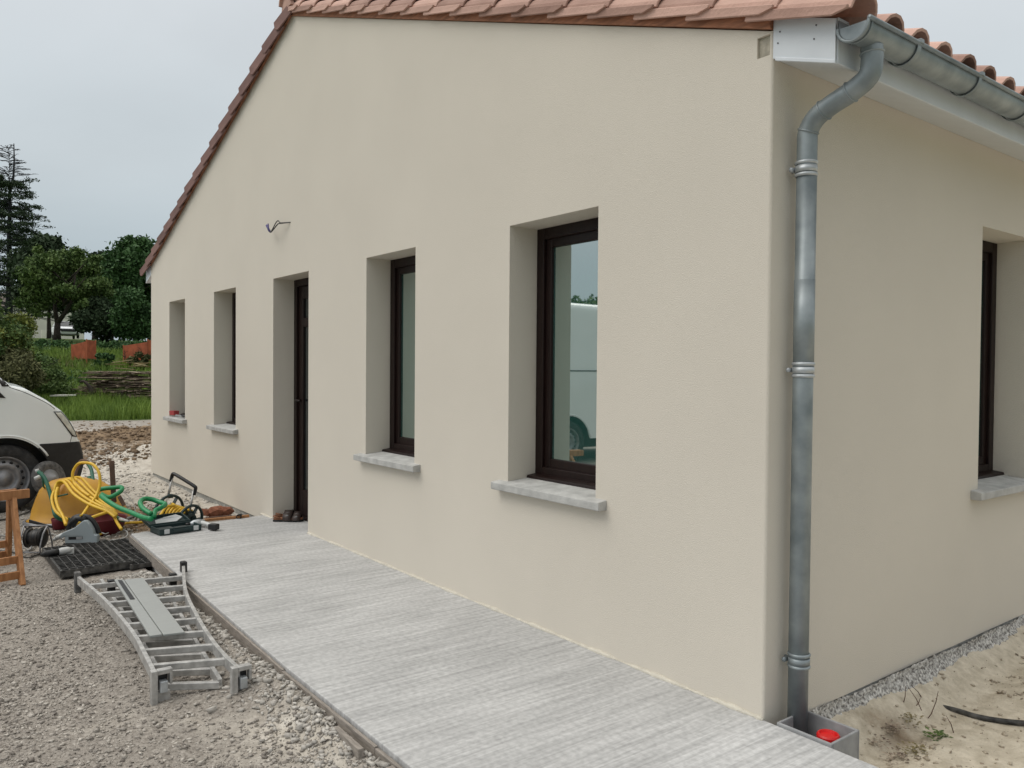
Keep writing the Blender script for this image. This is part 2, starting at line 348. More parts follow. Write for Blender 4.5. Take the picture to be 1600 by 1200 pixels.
ys = np.unique(np.round(np.concatenate([np.linspace(-400, -60, 10), np.linspace(-60, -8, 30), np.linspace(-8, -3.6, 40), np.linspace(-3.6, -1.24, 165), np.linspace(-1.24, 0, 30), np.linspace(0, 3.2, 150), np.linspace(3.2, 14, 70), np.linspace(14, 60, 30), np.linspace(60, 400, 12)]), 4))
X, Y = np.meshgrid(xs, ys, indexing='ij'); Z = tz(X, Y)
path_hole = (X > -5.2) & (X < 2.45) & (Y > -1.2) & (Y < -.02); Z = np.where(path_hole, np.minimum(Z, -.14), Z)
inhouse = (X > -9.2) & (X < -.03) & (Y > .05) & (Y < 8); Z = np.where(inhouse, -.3, Z)
v = np.stack([X, Y, Z], -1).reshape(-1, 3); ny = len(ys)
ii, jj = np.meshgrid(np.arange(len(xs)-1), np.arange(ny-1), indexing='ij'); a = (ii*ny+jj).ravel()
f = np.stack([a, a+ny, a+ny+1, a+1], -1)
g = npmesh('ground', v, f, 'ground', smooth=True); tag(g, kind='structure')
x, y = v[:, 0], v[:, 1]; D = 1.8-x
dust = .25*np.exp(-((y+1.33)/.16)**2)*(x > -5)+.55*np.exp(-(((x+1.05)/.55)**2+((y+1.5)/.28)**2))+.35*np.exp(-(((x+1.7)/.5)**2+((y+1.95)/.3)**2))
dust = dust+.95*sstep(.9, .25, np.abs(y+.25))*sstep(-5.6, -6.2, x)*sstep(-12.5, -10.5, x)+.35*sstep(7.2, 9, D)*sstep(20.5, 18, D)+.5*np.exp(-(((x+4.2)/.5)**2+((y+2.2)/.25)**2))
dust = dust+.34*sstep(15.8, 17, D)*sstep(23.4, 22, D)+.9*np.exp(-(((x+10.8)/1.2)**2+((y-.4)/1.0)**2))
earth = 1.0*np.exp(-((D-14.0)/1.7)**2)*sstep(-6, -2.2, y)*(1-.8*np.exp(-(((x+10.8)/1.3)**2+((y-.6)/1.0)**2)))
earth = earth+1.2*np.exp(-(((x+6.3)/.75)**2+((y+.85)/.4)**2))+.62*np.exp(-(((x-.16)/.16)**2+((y-.72)/.26)**2))+.45*sstep(24, 17, D)*sstep(15.5, 16.5, D)*(.6+.9*vnoise(x, y, .9, 91))
sandz = sstep(-.05, .05, x)*sstep(-.05, .1, y)*(x < 12)
grs = sstep(22.2, 23.0, D+.5*vnoise(x, y, 1.2, 12))+sstep(-9, -14, y)*.6+sstep(6, 12, x)
ca = np.zeros((len(v), 4), np.float32); ca[:, 0] = np.clip(dust, 0, 1); ca[:, 1] = np.clip(earth, 0, 1); ca[:, 2] = np.clip(sandz, 0, 1); ca[:, 3] = 1
at_ = g.data.attributes.new('zone', 'FLOAT_COLOR', 'POINT'); at_.data.foreach_set('color', ca.ravel())
at_ = g.data.attributes.new('grassy', 'FLOAT', 'POINT'); at_.data.foreach_set('value', np.clip(grs, 0, 1).astype(np.float32))

# stones ---------------------------------------------------------------
def ico():
    t = (1+5**.5)/2
    v = np.array([(-1, t, 0), (1, t, 0), (-1, -t, 0), (1, -t, 0), (0, -1, t), (0, 1, t), (0, -1, -t), (0, 1, -t), (t, 0, -1), (t, 0, 1), (-t, 0, -1), (-t, 0, 1)], float)/1.9
    f = np.array([(0, 11, 5), (0, 5, 1), (0, 1, 7), (0, 7, 10), (0, 10, 11), (1, 5, 9), (5, 11, 4), (11, 10, 2), (10, 7, 6), (7, 1, 8), (3, 9, 4), (3, 4, 2), (3, 2, 6), (3, 6, 8), (3, 8, 9), (4, 9, 5), (2, 4, 11), (6, 2, 10), (8, 6, 7), (9, 8, 1)])
    return v, f
def stones(name, px, py, size, m, label=None, cat=None, flat=.6, sink=.25, zf=tz):
    n = len(px)          # each stone a broken, skewed block
    bv = np.array([(a, b, c) for a in (-1, 1) for b in (-1, 1) for c in (-1, 1)], float)*.62
    bf = np.array([(0, 1, 3, 2), (4, 6, 7, 5), (0, 4, 5, 1), (2, 3, 7, 6), (0, 2, 6, 4), (1, 5, 7, 3)])
    v = bv[None]*rng.uniform(.35, 1.35, (n, 8, 1))+rng.uniform(-.18, .18, (n, 8, 3))
    v = v*np.stack([rng.uniform(.8, 1.5, n), rng.uniform(.6, 1.0, n), rng.uniform(flat*.6, flat*1.3, n)], -1)[:, None]
    a = rng.uniform(0, 6.28, n); b = rng.uniform(-.45, .45, n); ca, sa, cb, sb = np.cos(a), np.sin(a), np.cos(b), np.sin(b)
    x, y, z = v[..., 0], v[..., 1], v[..., 2]
    y, z = y*cb[:, None]-z*sb[:, None], y*sb[:, None]+z*cb[:, None]
    x, y = x*ca[:, None]-y*sa[:, None], x*sa[:, None]+y*ca[:, None]
    v = np.stack([x, y, z], -1)*size[:, None, None]
    base = np.stack([px, py, zf(px, py)+size*flat*(.5-sink)], -1); v = v+base[:, None]
    f = bf[None]+(np.arange(n)*8)[:, None, None]
    o = npmesh(name, v.reshape(-1, 3), f.reshape(-1, 4), m)
    return tag(o, label, cat, kind='stuff')
def scatter(n, x0, x1, y0, y1): return rng.uniform(x0, x1, n), rng.uniform(y0, y1, n)
px, py = scatter(110000, -6.2, 1.1, -3.1, -1.29); k = rng.random(len(px)) < np.clip(.35+1.6*vnoise(px, py, 1.3, 21)+.35, .15, 1)
px, py = px[k], py[k]; k = ~((px > -5.25) & (px < -4.15) & (py > -1.80)); px, py = px[k], py[k]; stones('gravel', px, py, .003+.0105*rng.random(len(px))**3.2, 'stone', 'small brown grey gravel lying over the trodden yard in front of the house', 'gravel')
n = 3200; px = rng.uniform(-4.9, .6, n); py = -1.285-np.abs(rng.normal(0, .085, n))*np.interp(px, [-4.6, -2.2, -1.4, .3], [.8, 1.2, 1.3, 1.0]); k = ~((px > -5.25) & (px < -4.15)); px, py = px[k], py[k]; n = len(px)
stones('crushed_stone', px, py, .005+.016*rng.random(n)**2, 'stone_pale', 'coarse pale crushed stone banked along the edge of the concrete path', 'crushed stone', .75, .1)
n = 11000; px = -rng.uniform(10.0, 14.2, n); py = rng.uniform(-4, 3, n)
stones('earth_clods', px, py, .009+.045*rng.random(n)**5, 'clod', 'brown clods and rubble on the earth heap beside the van', 'earth clods', .7, .2)
n = 5000; px = -rng.uniform(5.4, 11.8, n); py = rng.uniform(-2.2, .0, n)
stones('rubble', px, py, .006+.022*rng.random(n)**3, 'stone_pale', 'scattered pale rubble on the ground along the far half of the gable', 'rubble', .6, .2)
n = 1500; px = -rng.uniform(15.5, 20.5, n); py = rng.uniform(-4, 4, n)
stones('track_rubble', px, py, .01+.05*rng.random(n)**4, 'clod', 'brown clods scattered over the dusty track in front of the grass', 'clods', .5, .3)
n = 700; px = -6.3+rng.normal(0, .5, n); py = -.85+rng.normal(0, .2, n)
stones('earth_crumbs', px, py, .006+.022*rng.random(n)**3, 'clod', 'reddish brown crumbs of earth among the hoses beside the stake', 'earth crumbs', .6, .2)
n = 5200; px = rng.uniform(.0, 1.6, n); py = rng.uniform(.28, 3.2, n); k = rng.random(n) < .25+.75*(vnoise(px, py, 3, 31) > .02); px, py = px[k], py[k]
stones('sand_crumbs', px, py, .003+.013*rng.random(len(px))**3, 'sandclod', 'crumbs of pale sandy earth beside the side wall', 'sand crumbs', .6, .2)

# ---------------------------------------------------------------- concrete path
mb = MB(); top = [(-5.09, -1.154), (-1.6, -1.262), (2.45, -1.30), (2.45, .0), (-5.28, .0)]
mb.prism([(a, b, 0) for a, b in top], (0, 0, -.13))
cp = mb.build('concrete_path', 'concrete', bevel=.004); tag(cp, kind='structure')
fb = thing('formwork_board', (-.6, -1.27, -.1), 'thin grey brown formwork board standing along the outer edge of the concrete path', 'board')
mb = MB()
for a, b in (((-5.09, -1.163), (-3.4, -1.217)), ((-3.397, -1.219), (-1.62, -1.272)), ((-1.617, -1.275), (-.72, -1.286)), ((-.717, -1.286), (1.2, -1.302))):
    mb.beam((*a, -.052), (*b, -.048), .014, .075)
mb.build('board', 'board', fb, bevel=.002)
MB().beam((-.97, -1.325, -.045), (-.72, -1.345, -.03), .022, .055).build('offcut', 'board', fb, bevel=.002)
MB().beam((-.56, -1.318, -.16), (-.55, -1.318, -.012), .035, .028, (0, 1, 0)).build('peg', 'board', fb, bevel=.002)

# ---------------------------------------------------------------- the new house
H = thing('house', (0, 0, 0), 'new single storey house with cream rendered gable, brown window frames and pink clay roof tiles', 'house')
XW = 9.3114; XR = -XW/2; PIT = .352; ZE = 2.641; ZA = ZE+PIT*XW/2; DY = 9.0
OPS = [(-1.634, -.944, .70, 2.123, 'w'), (-3.30, -2.626, .70, 2.123, 'w'), (-5.059, -4.298, 0.0, 2.123, 'd'), (-6.717, -6.038, .70, 2.123, 'w'), (-8.431, -7.77, .70, 2.123, 'w')]
RC = .012; FD = .19
mb = MB()
outer = [(-XW+RC, -.045), (-5.3, -.045), (-5.3, .0)] + [(-5.059, .0), (-5.059, 2.123), (-4.298, 2.123), (-4.298, .0)] + [(-RC, .0), (-RC, ZE-RC*0), (XR, ZA), (-XW+RC, ZE)]
holes = [[(a, z0), (b, z0), (b, z1), (a, z1)] for a, b, z0, z1, k in OPS if k == 'w']+[[(-.07, 2.552), (-.013, 2.552), (-.013, 2.632), (-.07, 2.632)]]
loops = [[V((a, 0, b)) for a, b in outer]]+[[V((a, 0, b)) for a, b in h] for h in holes]
flat = [p for lo in loops for p in lo]
mb.add(flat, [tuple(t) for t in tessellate_polygon(loops)])
def reveal(mb, a, b, z0, z1, dep, floor=True):
    for p, q in (((a, z0), (a, z1)), ((b, z1), (b, z0)), ((a, z1), (b, z1))) + ((((b, z0), (a, z0)),) if floor else ()):
        mb.add([(p[0], 0, p[1]), (q[0], 0, q[1]), (q[0], dep, q[1]), (p[0], dep, p[1])], [(0, 1, 2, 3)])
for a, b, z0, z1, k in OPS: reveal(mb, a, b, z0, z1, .30, k == 'w')
reveal(mb, -.07, -.013, 2.552, 2.632, .02)
# side wall (x = 0) with one window, then rounded render corners
SW = (1.868, 2.548, .70, 2.115)
loops = [[V((0, a, b)) for a, b in [(RC, -.047), (DY, -.047), (DY, ZE), (RC, ZE)]], [V((0, a, b)) for a, b in [(SW[0], SW[2]), (SW[1], SW[2]), (SW[1], SW[3]), (SW[0], SW[3])]]]
flat = [p for lo in loops for p in lo]; mb.add(flat, [tuple(t) for t in tessellate_polygon(loops)])
for p, q in (((SW[0], SW[2]), (SW[0], SW[3])), ((SW[1], SW[3]), (SW[1], SW[2])), ((SW[0], SW[3]), (SW[1], SW[3])), ((SW[1], SW[2]), (SW[0], SW[2]))):
    mb.add([(0, p[0], p[1]), (0, q[0], q[1]), (-.28, q[0], q[1]), (-.28, p[0], p[1])], [(0, 1, 2, 3)])
for cx, sg in ((-RC, 1), (-XW+RC, -1)):
    for k in range(4):
        A = [math.pi/2*j/4 for j in (k, k+1)]
        p = [(cx+sg*RC*math.sin(t), RC-RC*math.cos(t)) for t in A]
        mb.add([(*p[0], -.045), (*p[1], -.045), (*p[1], ZE), (*p[0], ZE)], [(0, 1, 2, 3)])
mb.add([(-XW, RC, -.045), (-XW, DY, -.045), (-XW, DY, ZE), (-XW, RC, ZE)], [(0, 1, 2, 3)])
mb.add([(-XW, DY, -.045), (0, DY, -.045), (0, DY, ZE), (XR, DY, ZA), (-XW, DY, ZE)], [(0, 1, 2, 3, 4)])
wall = mb.build('wall', 'render', H, fix=False)
MB().span(-.069, -.014, .012, .019, 2.553, 2.631).build('unrendered_patch', 'rough_block', wall)
# footing and rough cast band
mb = MB().span(-XW+.03, -5.3, .012, .2, -.35, -.045); mb.build('footing', 'footing', H, bevel=.004)
# roughcast band on the side: a slightly bumpy strip
ny_, nz_ = 260, 22; yy = np.linspace(.205, 5.5, ny_); zz = np.linspace(-.36, -.046, nz_); YY, ZZ = np.meshgrid(yy, zz, indexing='ij')
XX = .0+.016*rng.random(YY.shape)+.02*vnoise(YY, ZZ, 4, 40)+.45*np.clip(-.08-ZZ, 0, 1)
v = np.stack([XX, YY, ZZ+.02*vnoise(YY, YY*0, 3, 41)], -1).reshape(-1, 3); a = (np.arange(ny_-1)[:, None]*nz_+np.arange(nz_-1)[None]).ravel()
npmesh('roughcast_band', v, np.stack([a, a+nz_, a+nz_+1, a+1], -1), 'roughcast', H)
MB().span(-.2, -.004, .02, DY-.02, -.34, -.048).build('foundation', 'footing', H)
# thin irregular fillet of dried render where wall meets path
mb = MB()
for s0, s1 in ((-5.35, -5.06), (-4.298, .0)):
    n = int((s1-s0)/.02); P = [(s0+(s1-s0)*i/n, -.002, .001) for i in range(n+1)]
    mb.tube(P, [.006+.007*random.random()+.004*math.sin(i*.31) for i in range(n+1)], 6)
mb.build('render_fillet', 'slurry', H, smooth=True)
# windows
def sillmesh(a, b, name='sill'):
    mb = MB(); y0, y1 = -.055, .185
    prof = [(y0, .724), (y0, .694), (0.02, .688), (.02, .70), (y1, .70), (y1, .752), (.0, .733)]
    x0, x1 = a-.085, b+.075
    mb.prism([(x0, p, q) for p, q in [(y0, .726), (y0, .686), (.003, .684), (.003, .734)]], (x1-x0, 0, 0))
    mb.prism([(a+.002, p, q) for p, q in [(.003, .702), (y1, .702), (y1, .750), (.003, .733)]], (b-a-.004, 0, 0))
    return mb
def window(a, b, z0, z1, par, flip=None, first=True):
    W = bpy.data.objects.new('window', None); COL.objects.link(W); W.parent = par
    yf = FD; zb = z0+.055
    Tm = flip
    def bld(mb, name, m, **k):
        if Tm: mb.v = [tuple(Tm @ V(p)) for p in mb.v]
        return mb.build(name, m, W, **k)
    fw = .062
    mb = MB()
    for x0, x1, q0, q1 in ((a+.001, a+fw, zb, z1-.001), (b-fw, b-.001, zb, z1-.001), (a+fw, b-fw, z1-fw, z1-.001), (a+fw, b-fw, zb, zb+.05)): mb.span(x0, x1, yf, yf+.07, q0, q1)
    bld(mb, 'frame', 'frame', bevel=.004)
    sw = .058; A, B, Q0, Q1 = a+fw-.012, b-fw+.012, zb+.04, z1-fw+.012; mb = MB(); y2 = yf+.018
    for x0, x1, q0, q1 in ((A, A+sw, Q0, Q1), (B-sw, B, Q0, Q1), (A+sw, B-sw, Q1-sw, Q1), (A+sw, B-sw, Q0, Q0+sw)): mb.span(x0, x1, y2, y2+.045, q0, q1)
    bld(mb, 'sash', 'frame', bevel=.005)
    mb = MB().span(A+sw+.0005, B-sw-.0005, y2+.016, y2+.034, Q0+sw+.0005, Q1-sw-.0005); bld(mb, 'pane', 'glass')
    mb = MB(); mb.prism([(a+.004, p, q) for p, q in [(yf+.02, zb+.014), (yf-.06, zb+.004), (yf-.066, zb-.016), (yf+.02, zb-.010)]], (b-a-.008, 0, 0)); bld(mb, 'drip_sill', 'frame', bevel=.003)
    bld(sillmesh(a, b), 'sill', 'sill', bevel=.004)
    return W
for a, b, z0, z1, k in OPS:
    if k == 'w': window(a, b, z0, z1, H)
R90 = Matrix(((0, -1, 0, 0), (1, 0, 0, 0), (0, 0, 1, 0), (0, 0, 0, 1)))
window(SW[0], SW[1], SW[2], SW[3], H, R90)
# door: brown frame with glazed leaf and transom bar
DW = bpy.data.objects.new('door', None); COL.objects.link(DW); DW.parent = H
a, b = -5.059, -4.298; mb = MB()
for x0, x1, q0, q1 in ((a+.001, a+.06, .002, 2.122), (b-.06, b-.001, .002, 2.122), (a+.06, b-.06, 2.06, 2.122), (a+.06, b-.06, .002, .03)): mb.span(x0, x1, FD, FD+.07, q0, q1)
mb.build('frame', 'frame', DW, bevel=.004)
mb = MB()
for x0, x1, q0, q1 in ((a+.06, a+.16, .03, 2.06), (b-.16, b-.06, .03, 2.06), (a+.16, b-.16, 1.95, 2.06), (a+.16, b-.16, .03, .26), (a+.16, b-.16, 1.70, 1.78)): mb.span(x0, x1, FD+.02, FD+.06, q0, q1)
mb.build('leaf', 'frame', DW, bevel=.005)
MB().span(a+.161, b-.161, FD+.035, FD+.05, .261, 1.699).span(a+.161, b-.161, FD+.035, FD+.05, 1.781, 1.949).build('pane', 'door_glass', DW)
MB().cyl((a+.11, FD+.02, 1.05), (a+.11, FD-.035, 1.05), .011, 12).tube([(a+.11, FD-.03, 1.05), (a+.22, FD-.035, 1.05)], .009, 10).build('handle', 'frame', DW, smooth=True)
MB().span(a+.001, b-.001, .0, FD+.06, -.05, -.0003).build('threshold', 'concrete', DW)

# roof: canal tile field, one mesh per slope
RF = bpy.data.objects.new('roof', None); COL.objects.link(RF); RF.parent = H
ct, st = 1/math.hypot(1, PIT), PIT/math.hypot(1, PIT)
EXPO = .315; ZB0 = 2.716
def slope_frame(side):                 # origin at eave end, u up the slope, n off the roof
    if side > 0: o = V((.335, 0, ZB0-.335*PIT)); uu = V((-ct, 0, st)); nn = V((st, 0, ct))
    else: o = V((-XW-.335, 0, ZB0-.335*PIT)); uu = V((ct, 0, st)); nn = V((-st, 0, ct))
    return o, uu, nn
SL = (XW/2+.335)/ct; NC = int(SL/EXPO)+1
def canal(mb, o, uu, nn, s0, s1, yc, r0, r1, h0, h1, seg=7, th=.012, jit=0.):   # one half-round cover tile
    vs = []
    for (s, r, h) in ((s0, r0, h0), (s1, r1, h1)):
        for rr in (r, r-th):
            for k in range(seg+1):
                q = math.pi*k/seg; vs.append(o+uu*s+V((0, yc+jit-rr*math.cos(q), 0))+nn*(h+rr*.92*math.sin(q)))
    n = seg+1; fs = []
    for k in range(seg):
        fs += [(k, k+1, 2*n+k+1, 2*n+k), (n+k+1, n+k, 3*n+k, 3*n+k+1), (k, n+k, n+k+1, k+1), (2*n+k, 2*n+k+1, 3*n+k+1, 3*n+k)]
    fs += [(0, 2*n, 3*n, n), (seg, n+seg, 3*n+seg, 2*n+seg)]
    mb.add(vs, fs)
for side in (1, -1):
    o, uu, nn = slope_frame(side); mb = MB()
    for j in range(1, 45 if side > 0 else 6):
        yc = .05+.2*j
        for c in range(NC):
            s0 = c*EXPO; s1 = min(s0+.38, SL)
            if s1-s0 < .05: continue
            canal(mb, o, uu, nn, s0+random.uniform(-.006, .006), s1, yc, .078, .068, -.016, -.028, jit=random.uniform(-.004, .004))
    for j in range(0, 45):                 # channel tiles between the covers
        yc = .15+.2*j; n = 6; vs = []
        for s in (0, SL):
            for k in range(n+1): q = math.pi*k/n; vs.append(o+uu*s+V((0, yc-.075*math.cos(q), 0))+nn*(-.002-.05*math.sin(q)))
        mb.add(vs, [(k, k+1, n+2+k, n+1+k) for k in range(n)])
    mb.build('tile_field', 'tile', RF)
    # verge tiles: a hanging flange plus the rounded top, lapping down the slope
    mb = MB()
    for c in range(NC):
        s0 = c*EXPO; s1 = min(s0+.41, SL+.02); jt = random.uniform(-.003, .003)
        canal(mb, o, uu, nn, s0, s1,   .045, .086, .078, .000, -.022, seg=9, jit=jt)
        yo, yi = -.058+jt, -.045+jt
        A = [(s0+.055, -.032, 0), (s1+.03, -.054, 0), (s1+.03, -.014, 0), (s0, .006, 0), (s0, -.006, 0)]
        if side < 0: A = [(s0+.055, -.092, 0), (s1+.03, -.108, 0), (s1+.03, -.010, 0), (s0, .018, 0), (s0, -.05, 0)]
        yA = [yo-.006, yo+.012, yo+.012, yo-.006, yo-.006]
        mb.prism([o+uu*s+nn*h+V((0, yy, 0)) for (s, h, _), yy in zip(A, yA)], (0, .014, 0))
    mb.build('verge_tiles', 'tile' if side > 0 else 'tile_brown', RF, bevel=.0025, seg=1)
# ridge tiles along the top
mb = MB(); zr = ZB0+PIT*XW/2+.0
for j in range(26):
    y0 = -.075+j*.35; y1 = y0+.40; n = 8
    vs = []
    for (yv, r) in ((y0, .105), (y1, .088)):
        for rr in (r, r-.014):
            for k in range(n+1): q = math.pi*k/n; vs.append((XR-rr*math.cos(q), yv, zr+.02+rr*.95*math.sin(q)))
    m_ = n+1; fs = []
    for k in range(n): fs += [(k, k+1, 2*m_+k+1, 2*m_+k), (m_+k+1, m_+k, 3*m_+k, 3*m_+k+1), (k, m_+k, m_+k+1, k+1), (2*m_+k, 2*m_+k+1, 3*m_+k+1, 3*m_+k)]
    mb.add(vs, fs)
mb.prism([(XR-.1, -.05, zr-.02), (XR+.1, -.05, zr-.02), (XR+.08, -.05, zr+.06), (XR, -.05, zr+.10), (XR-.08, -.05, zr+.06)], (0, .03, 0))
mb.build('ridge_tiles', 'tile', RF)
# wooden rake boards under the verge
for side in (1, -1):
    x0 = -.002 if side > 0 else -XW+.002
    mb = MB(); pts = [(x0, 0, ZE+.002), (XR, 0, ZA+.002), (XR, 0, ZA+.047), (x0, 0, ZE+.047)]
    mb.prism([V(p)+V((0, -.018, 0)) for p in pts], (0, .05, 0))
    pts = [(x0, 0, ZE+.049), (XR, 0, ZA+.049), (XR, 0, ZA+.085), (x0, 0, ZE+.085)]
    mb.prism([V(p)+V((0, -.028, 0)) for p in pts], (0, .06, 0))
    mb.build('rake_board', 'wood_rake', RF, bevel=.002)
# decking under the tiles
mb = MB()
for side in (1, -1):
    o, uu, nn = slope_frame(side); a = o+uu*.08-nn*.055; b = o+uu*SL-nn*.055
    mb.add([a+V((0, .03, 0)), b+V((0, .03, 0)), b+V((0, DY+.2, 0)), a+V((0, DY+.2, 0))], [(0, 1, 2, 3)])
mb.build('roof_deck', 'wood_rake', RF)
# boxed eaves in white PVC
for side in (1, -1):
    EB = bpy.data.objects.new('boxed_eave', None); COL.objects.link(EB); EB.parent = H
    sx = (lambda q: q) if side > 0 else (lambda q: -XW-q)
    zf, zw, xf = 2.448, 2.534, .255
    MB().prism([(sx(.001), .0, zw), (sx(xf), .0, zf), (sx(xf), .0, 2.600), (sx(.001), .0, 2.690)], (0, .008, 0)).build('end_panel', 'pvc', EB)
    MB().prism([(sx(.012), -.004, zw-.012), (sx(xf+.002), -.004, zf-.008), (sx(xf+.002), -.004, zf+.006), (sx(.012), -.004, zw+.002)], (0, .016, 0)).build('trim', 'pvc', EB, bevel=.002)
    mb = MB()
    mb.prism([(sx(.0015), .012, zw-.001), (sx(xf-.010), .012, zf+.004), (sx(xf-.010), .012, zf+.012), (sx(.0015), .012, zw+.007)], (0, DY-.02, 0))
    mb.build('soffit', 'pvc', EB)
    mb = MB().span(sx(xf-.008), sx(xf+.004), .012, DY, zf-.004, 2.606); mb.build('fascia', 'pvc', EB, bevel=.002)
    if side > 0:
        for x_, z_ in ((.03, 2.625), (.022, 2.585), (.18, 2.60), (.172, 2.553)): MB().cyl((x_, .001, z_), (x_, -.003, z_), .0028, 8).build('screw_head', 'dark_screw', EB)
        MB().cyl((xf+.003, .09, 2.53), (xf+.006, .09, 2.53), .0025, 8).build('screw_head', 'dark_screw', EB)
# gutter: half round zinc with bead, end cap and brackets
G = bpy.data.objects.new('gutter', None); COL.objects.link(G); G.parent = H
gx, gz, gr_ = .322, 2.555, .054
def arc(r, n=16, a0=math.pi, a1=2*math.pi): return [(gx+r*math.cos(a0+(a1-a0)*k/n), gz+r*math.sin(a0+(a1-a0)*k/n)) for k in range(n+1)]
mb = MB(); prof = [(gx-gr_, gz+.03)]+arc(gr_)+[(gx+gr_, gz+.006)]
inn = [(gx+gr_-.003, gz+.006)]+arc(gr_-.003)[::-1]+[(gx-gr_+.003, gz+.03)]; lp = prof+inn; n = len(lp)
vs = [(a, -.005, b) for a, b in lp]+[(a, DY, b) for a, b in lp]; mb.add(vs, [(k, (k+1) % n, n+(k+1) % n, n+k) for k in range(n)])
mb.tube([(gx+gr_+.006, -.005, gz+.006), (gx+gr_+.006, DY, gz+.006)], .0085, 10)
for yj in (2.3, 4.3): 
    P = [(a, yj, b) for a, b in arc(gr_+.002, 14)]; mb.tube(P, .004, 6)
mb.build('trough', 'zinc', G, smooth=True)
mb = MB(); ring = arc(gr_-.001, 18); mb.prism([(a, -.002, b) for a, b in ring], (0, .003, 0))
mb.tube([(a, -.004, b) for a, b in arc(gr_+.003, 18)], .0055, 8); mb.tube([(a, .022, b) for a, b in arc(gr_+.002, 18)], .004, 8)
mb.build('end_cap', 'zinc', G, smooth=False)
for yb in (.34, .86, 1.38, 1.90, 2.42, 2.94, 3.46, 3.98):
    mb = MB(); P = arc(gr_+.004, 16, math.pi*1.0, math.pi*2.0); Q = arc(gr_+.008, 16, math.pi, math.pi*2)
    lp = P+Q[::-1]; mb.prism([(a, yb, b) for a, b in lp], (0, .026, 0)); mb.span(gx+gr_-.004, gx+gr_+.018, yb, yb+.026, gz+.004, gz+.019)
    mb.build('bracket', 'zinc', G, bevel=.001, seg=1)
# downpipe
DP = bpy.data.objects.new('downpipe', None); COL.objects.link(DP); DP.parent = H
pr_ = .038; pth = smoothpath([(.322, .125, 2.508), (.324, .125, 2.463), (.312, .126, 2.41), (.255, .128, 2.375), (.165, .133, 2.345), (.10, .138, 2.315), (.066, .14, 2.27), (.062, .14, 2.22), (.062, .14, 2.1)], 7)
mb = MB(); mb.tube(pth, pr_, 24); mb.tube([(.062, .14, 2.13), (.060, .138, 1.2), (.060, .136, -.10)], pr_, 24)
mb.tube([(.0605, .139, 1.70), (.0605, .139, 1.36)], pr_+.0012, 24)
def ring_at(mb, i, r, w):
    p = pth[i]; t = (pth[i+1]-pth[i-1]).normalized(); mb.tube([p-t*w, p-t*w*.5, p, p+t*w*.5, p+t*w], [r-.003, r, r+.001, r, r-.003], 24)
for i in (4, 22, 31): ring_at(mb, i, pr_+.0035, .004)
ring_at(mb, 42, pr_+.003, .004)
mb.build('pipe', 'zinc', DP, smooth=True)
for zc in (2.125, 1.352, .222):
    xc = .061
    mb = MB()
    for dz in (-.022, .024): mb.lathe((xc, .138, zc+dz), (0, 0, 1), [(-.007, pr_), (-.005, pr_+.004), (0, pr_+.006), (.005, pr_+.004), (.007, pr_)], 28)
    mb.lathe((xc, .138, zc), (0, 0, 1), [(-.012, pr_), (-.012, pr_+.0035), (.012, pr_+.0035), (.012, pr_)], 28)
    mb.span(xc-.045, xc-.034, .092, .116, zc-.008, zc+.008); mb.cyl((xc-.040, .088, zc), (xc-.040, .118, zc), .004, 8); mb.cyl((xc-.02, .138, zc), (-.002, .138, zc), .005, 8)
    mb.build('clamp_band', 'zinc_new' if zc > 1 else 'zinc', DP, smooth=True)
# wiring stub left for a wall lamp
WR = thing('wiring', (-4.667, 0, 2.564), 'loose bundle of grey wires with violet taped ends poking out of the gable', 'wires')
mb = MB(); P = [(-4.667, .01, 2.566), (-4.73, -.03, 2.567), (-4.78, -.05, 2.572), (-4.81, -.055, 2.592), (-4.86, -.055, 2.58), (-4.93, -.06, 2.53), (-4.965, -.06, 2.517)]
mb.tube(smoothpath(P, 5), .0045, 7); mb.tube(smoothpath([(-4.667, .008, 2.566), (-4.76, -.05, 2.562), (-4.80, -.06, 2.562), (-4.86, -.07, 2.53), (-4.92, -.07, 2.512), (-4.97, -.065, 2.515)], 5), .005, 7)
mb.build('cable', 'wire_dark', WR, smooth=True)
MB().tube([(-4.965, -.06, 2.517), (-5.0, -.06, 2.53), (-5.03, -.06, 2.56), (-5.06, -.06, 2.585)], .010, 8).tube([(-4.97, -.065, 2.515), (-4.99, -.07, 2.545), (-5.0, -.07, 2.59)], .006, 8).build('taped_end', 'wire_purple', WR, smooth=True)

# ---------------------------------------------------------------- delivery van (heading roughly +Y)
VA = math.radians(2); VH = V((-math.sin(VA), math.cos(VA), 0)); VN = V((math.cos(VA), math.sin(VA), 0)); VO = V((-7.38, -1.80, 0))
def vp(s, t, z): return VO+VH*s+VN*t+V((0, 0, z))         # s forward of the front axle, t outward from the near side
VC = -.93
SK = 1.03
ROOFP = [(-5.35, 2.28), (-5.2, 2.36), (-1.35, 2.40), (-1.0, 2.34), (-.80, 2.16), (-.04, 1.235), (.06, 1.14), (.18, 1.11), (.37, .99), (.51, .875), (.61, .74), (.67, .57), (.71, .44), (.72, .38)]
def ztop(s): return float(np.interp(s, [p[0] for p in ROOFP], [p[1] for p in ROOFP]))
def hw(s, z):
    b = .93-.012*max(0, z-1.05)-.085*max(0, z-1.15)**1.3
    if s > -.1: k = (s+.1)/.84; b -= .13*k**3
    if s < -4.9: b -= .12*((-4.9-s)/.45)**2
    top = ztop(s); rr = .10 if s < 0 else .05
    if z > top-rr: q = min(1, (z-(top-rr))/rr); b -= rr*1.0*(1-math.sqrt(max(0, 1-q*q)))
    return b-.018*max(0, (.62-z))**1
VAN = thing('delivery_van', vp(-2, VC, -.11), 'white delivery van with black bumper parked beyond the wheelbarrow', 'van')
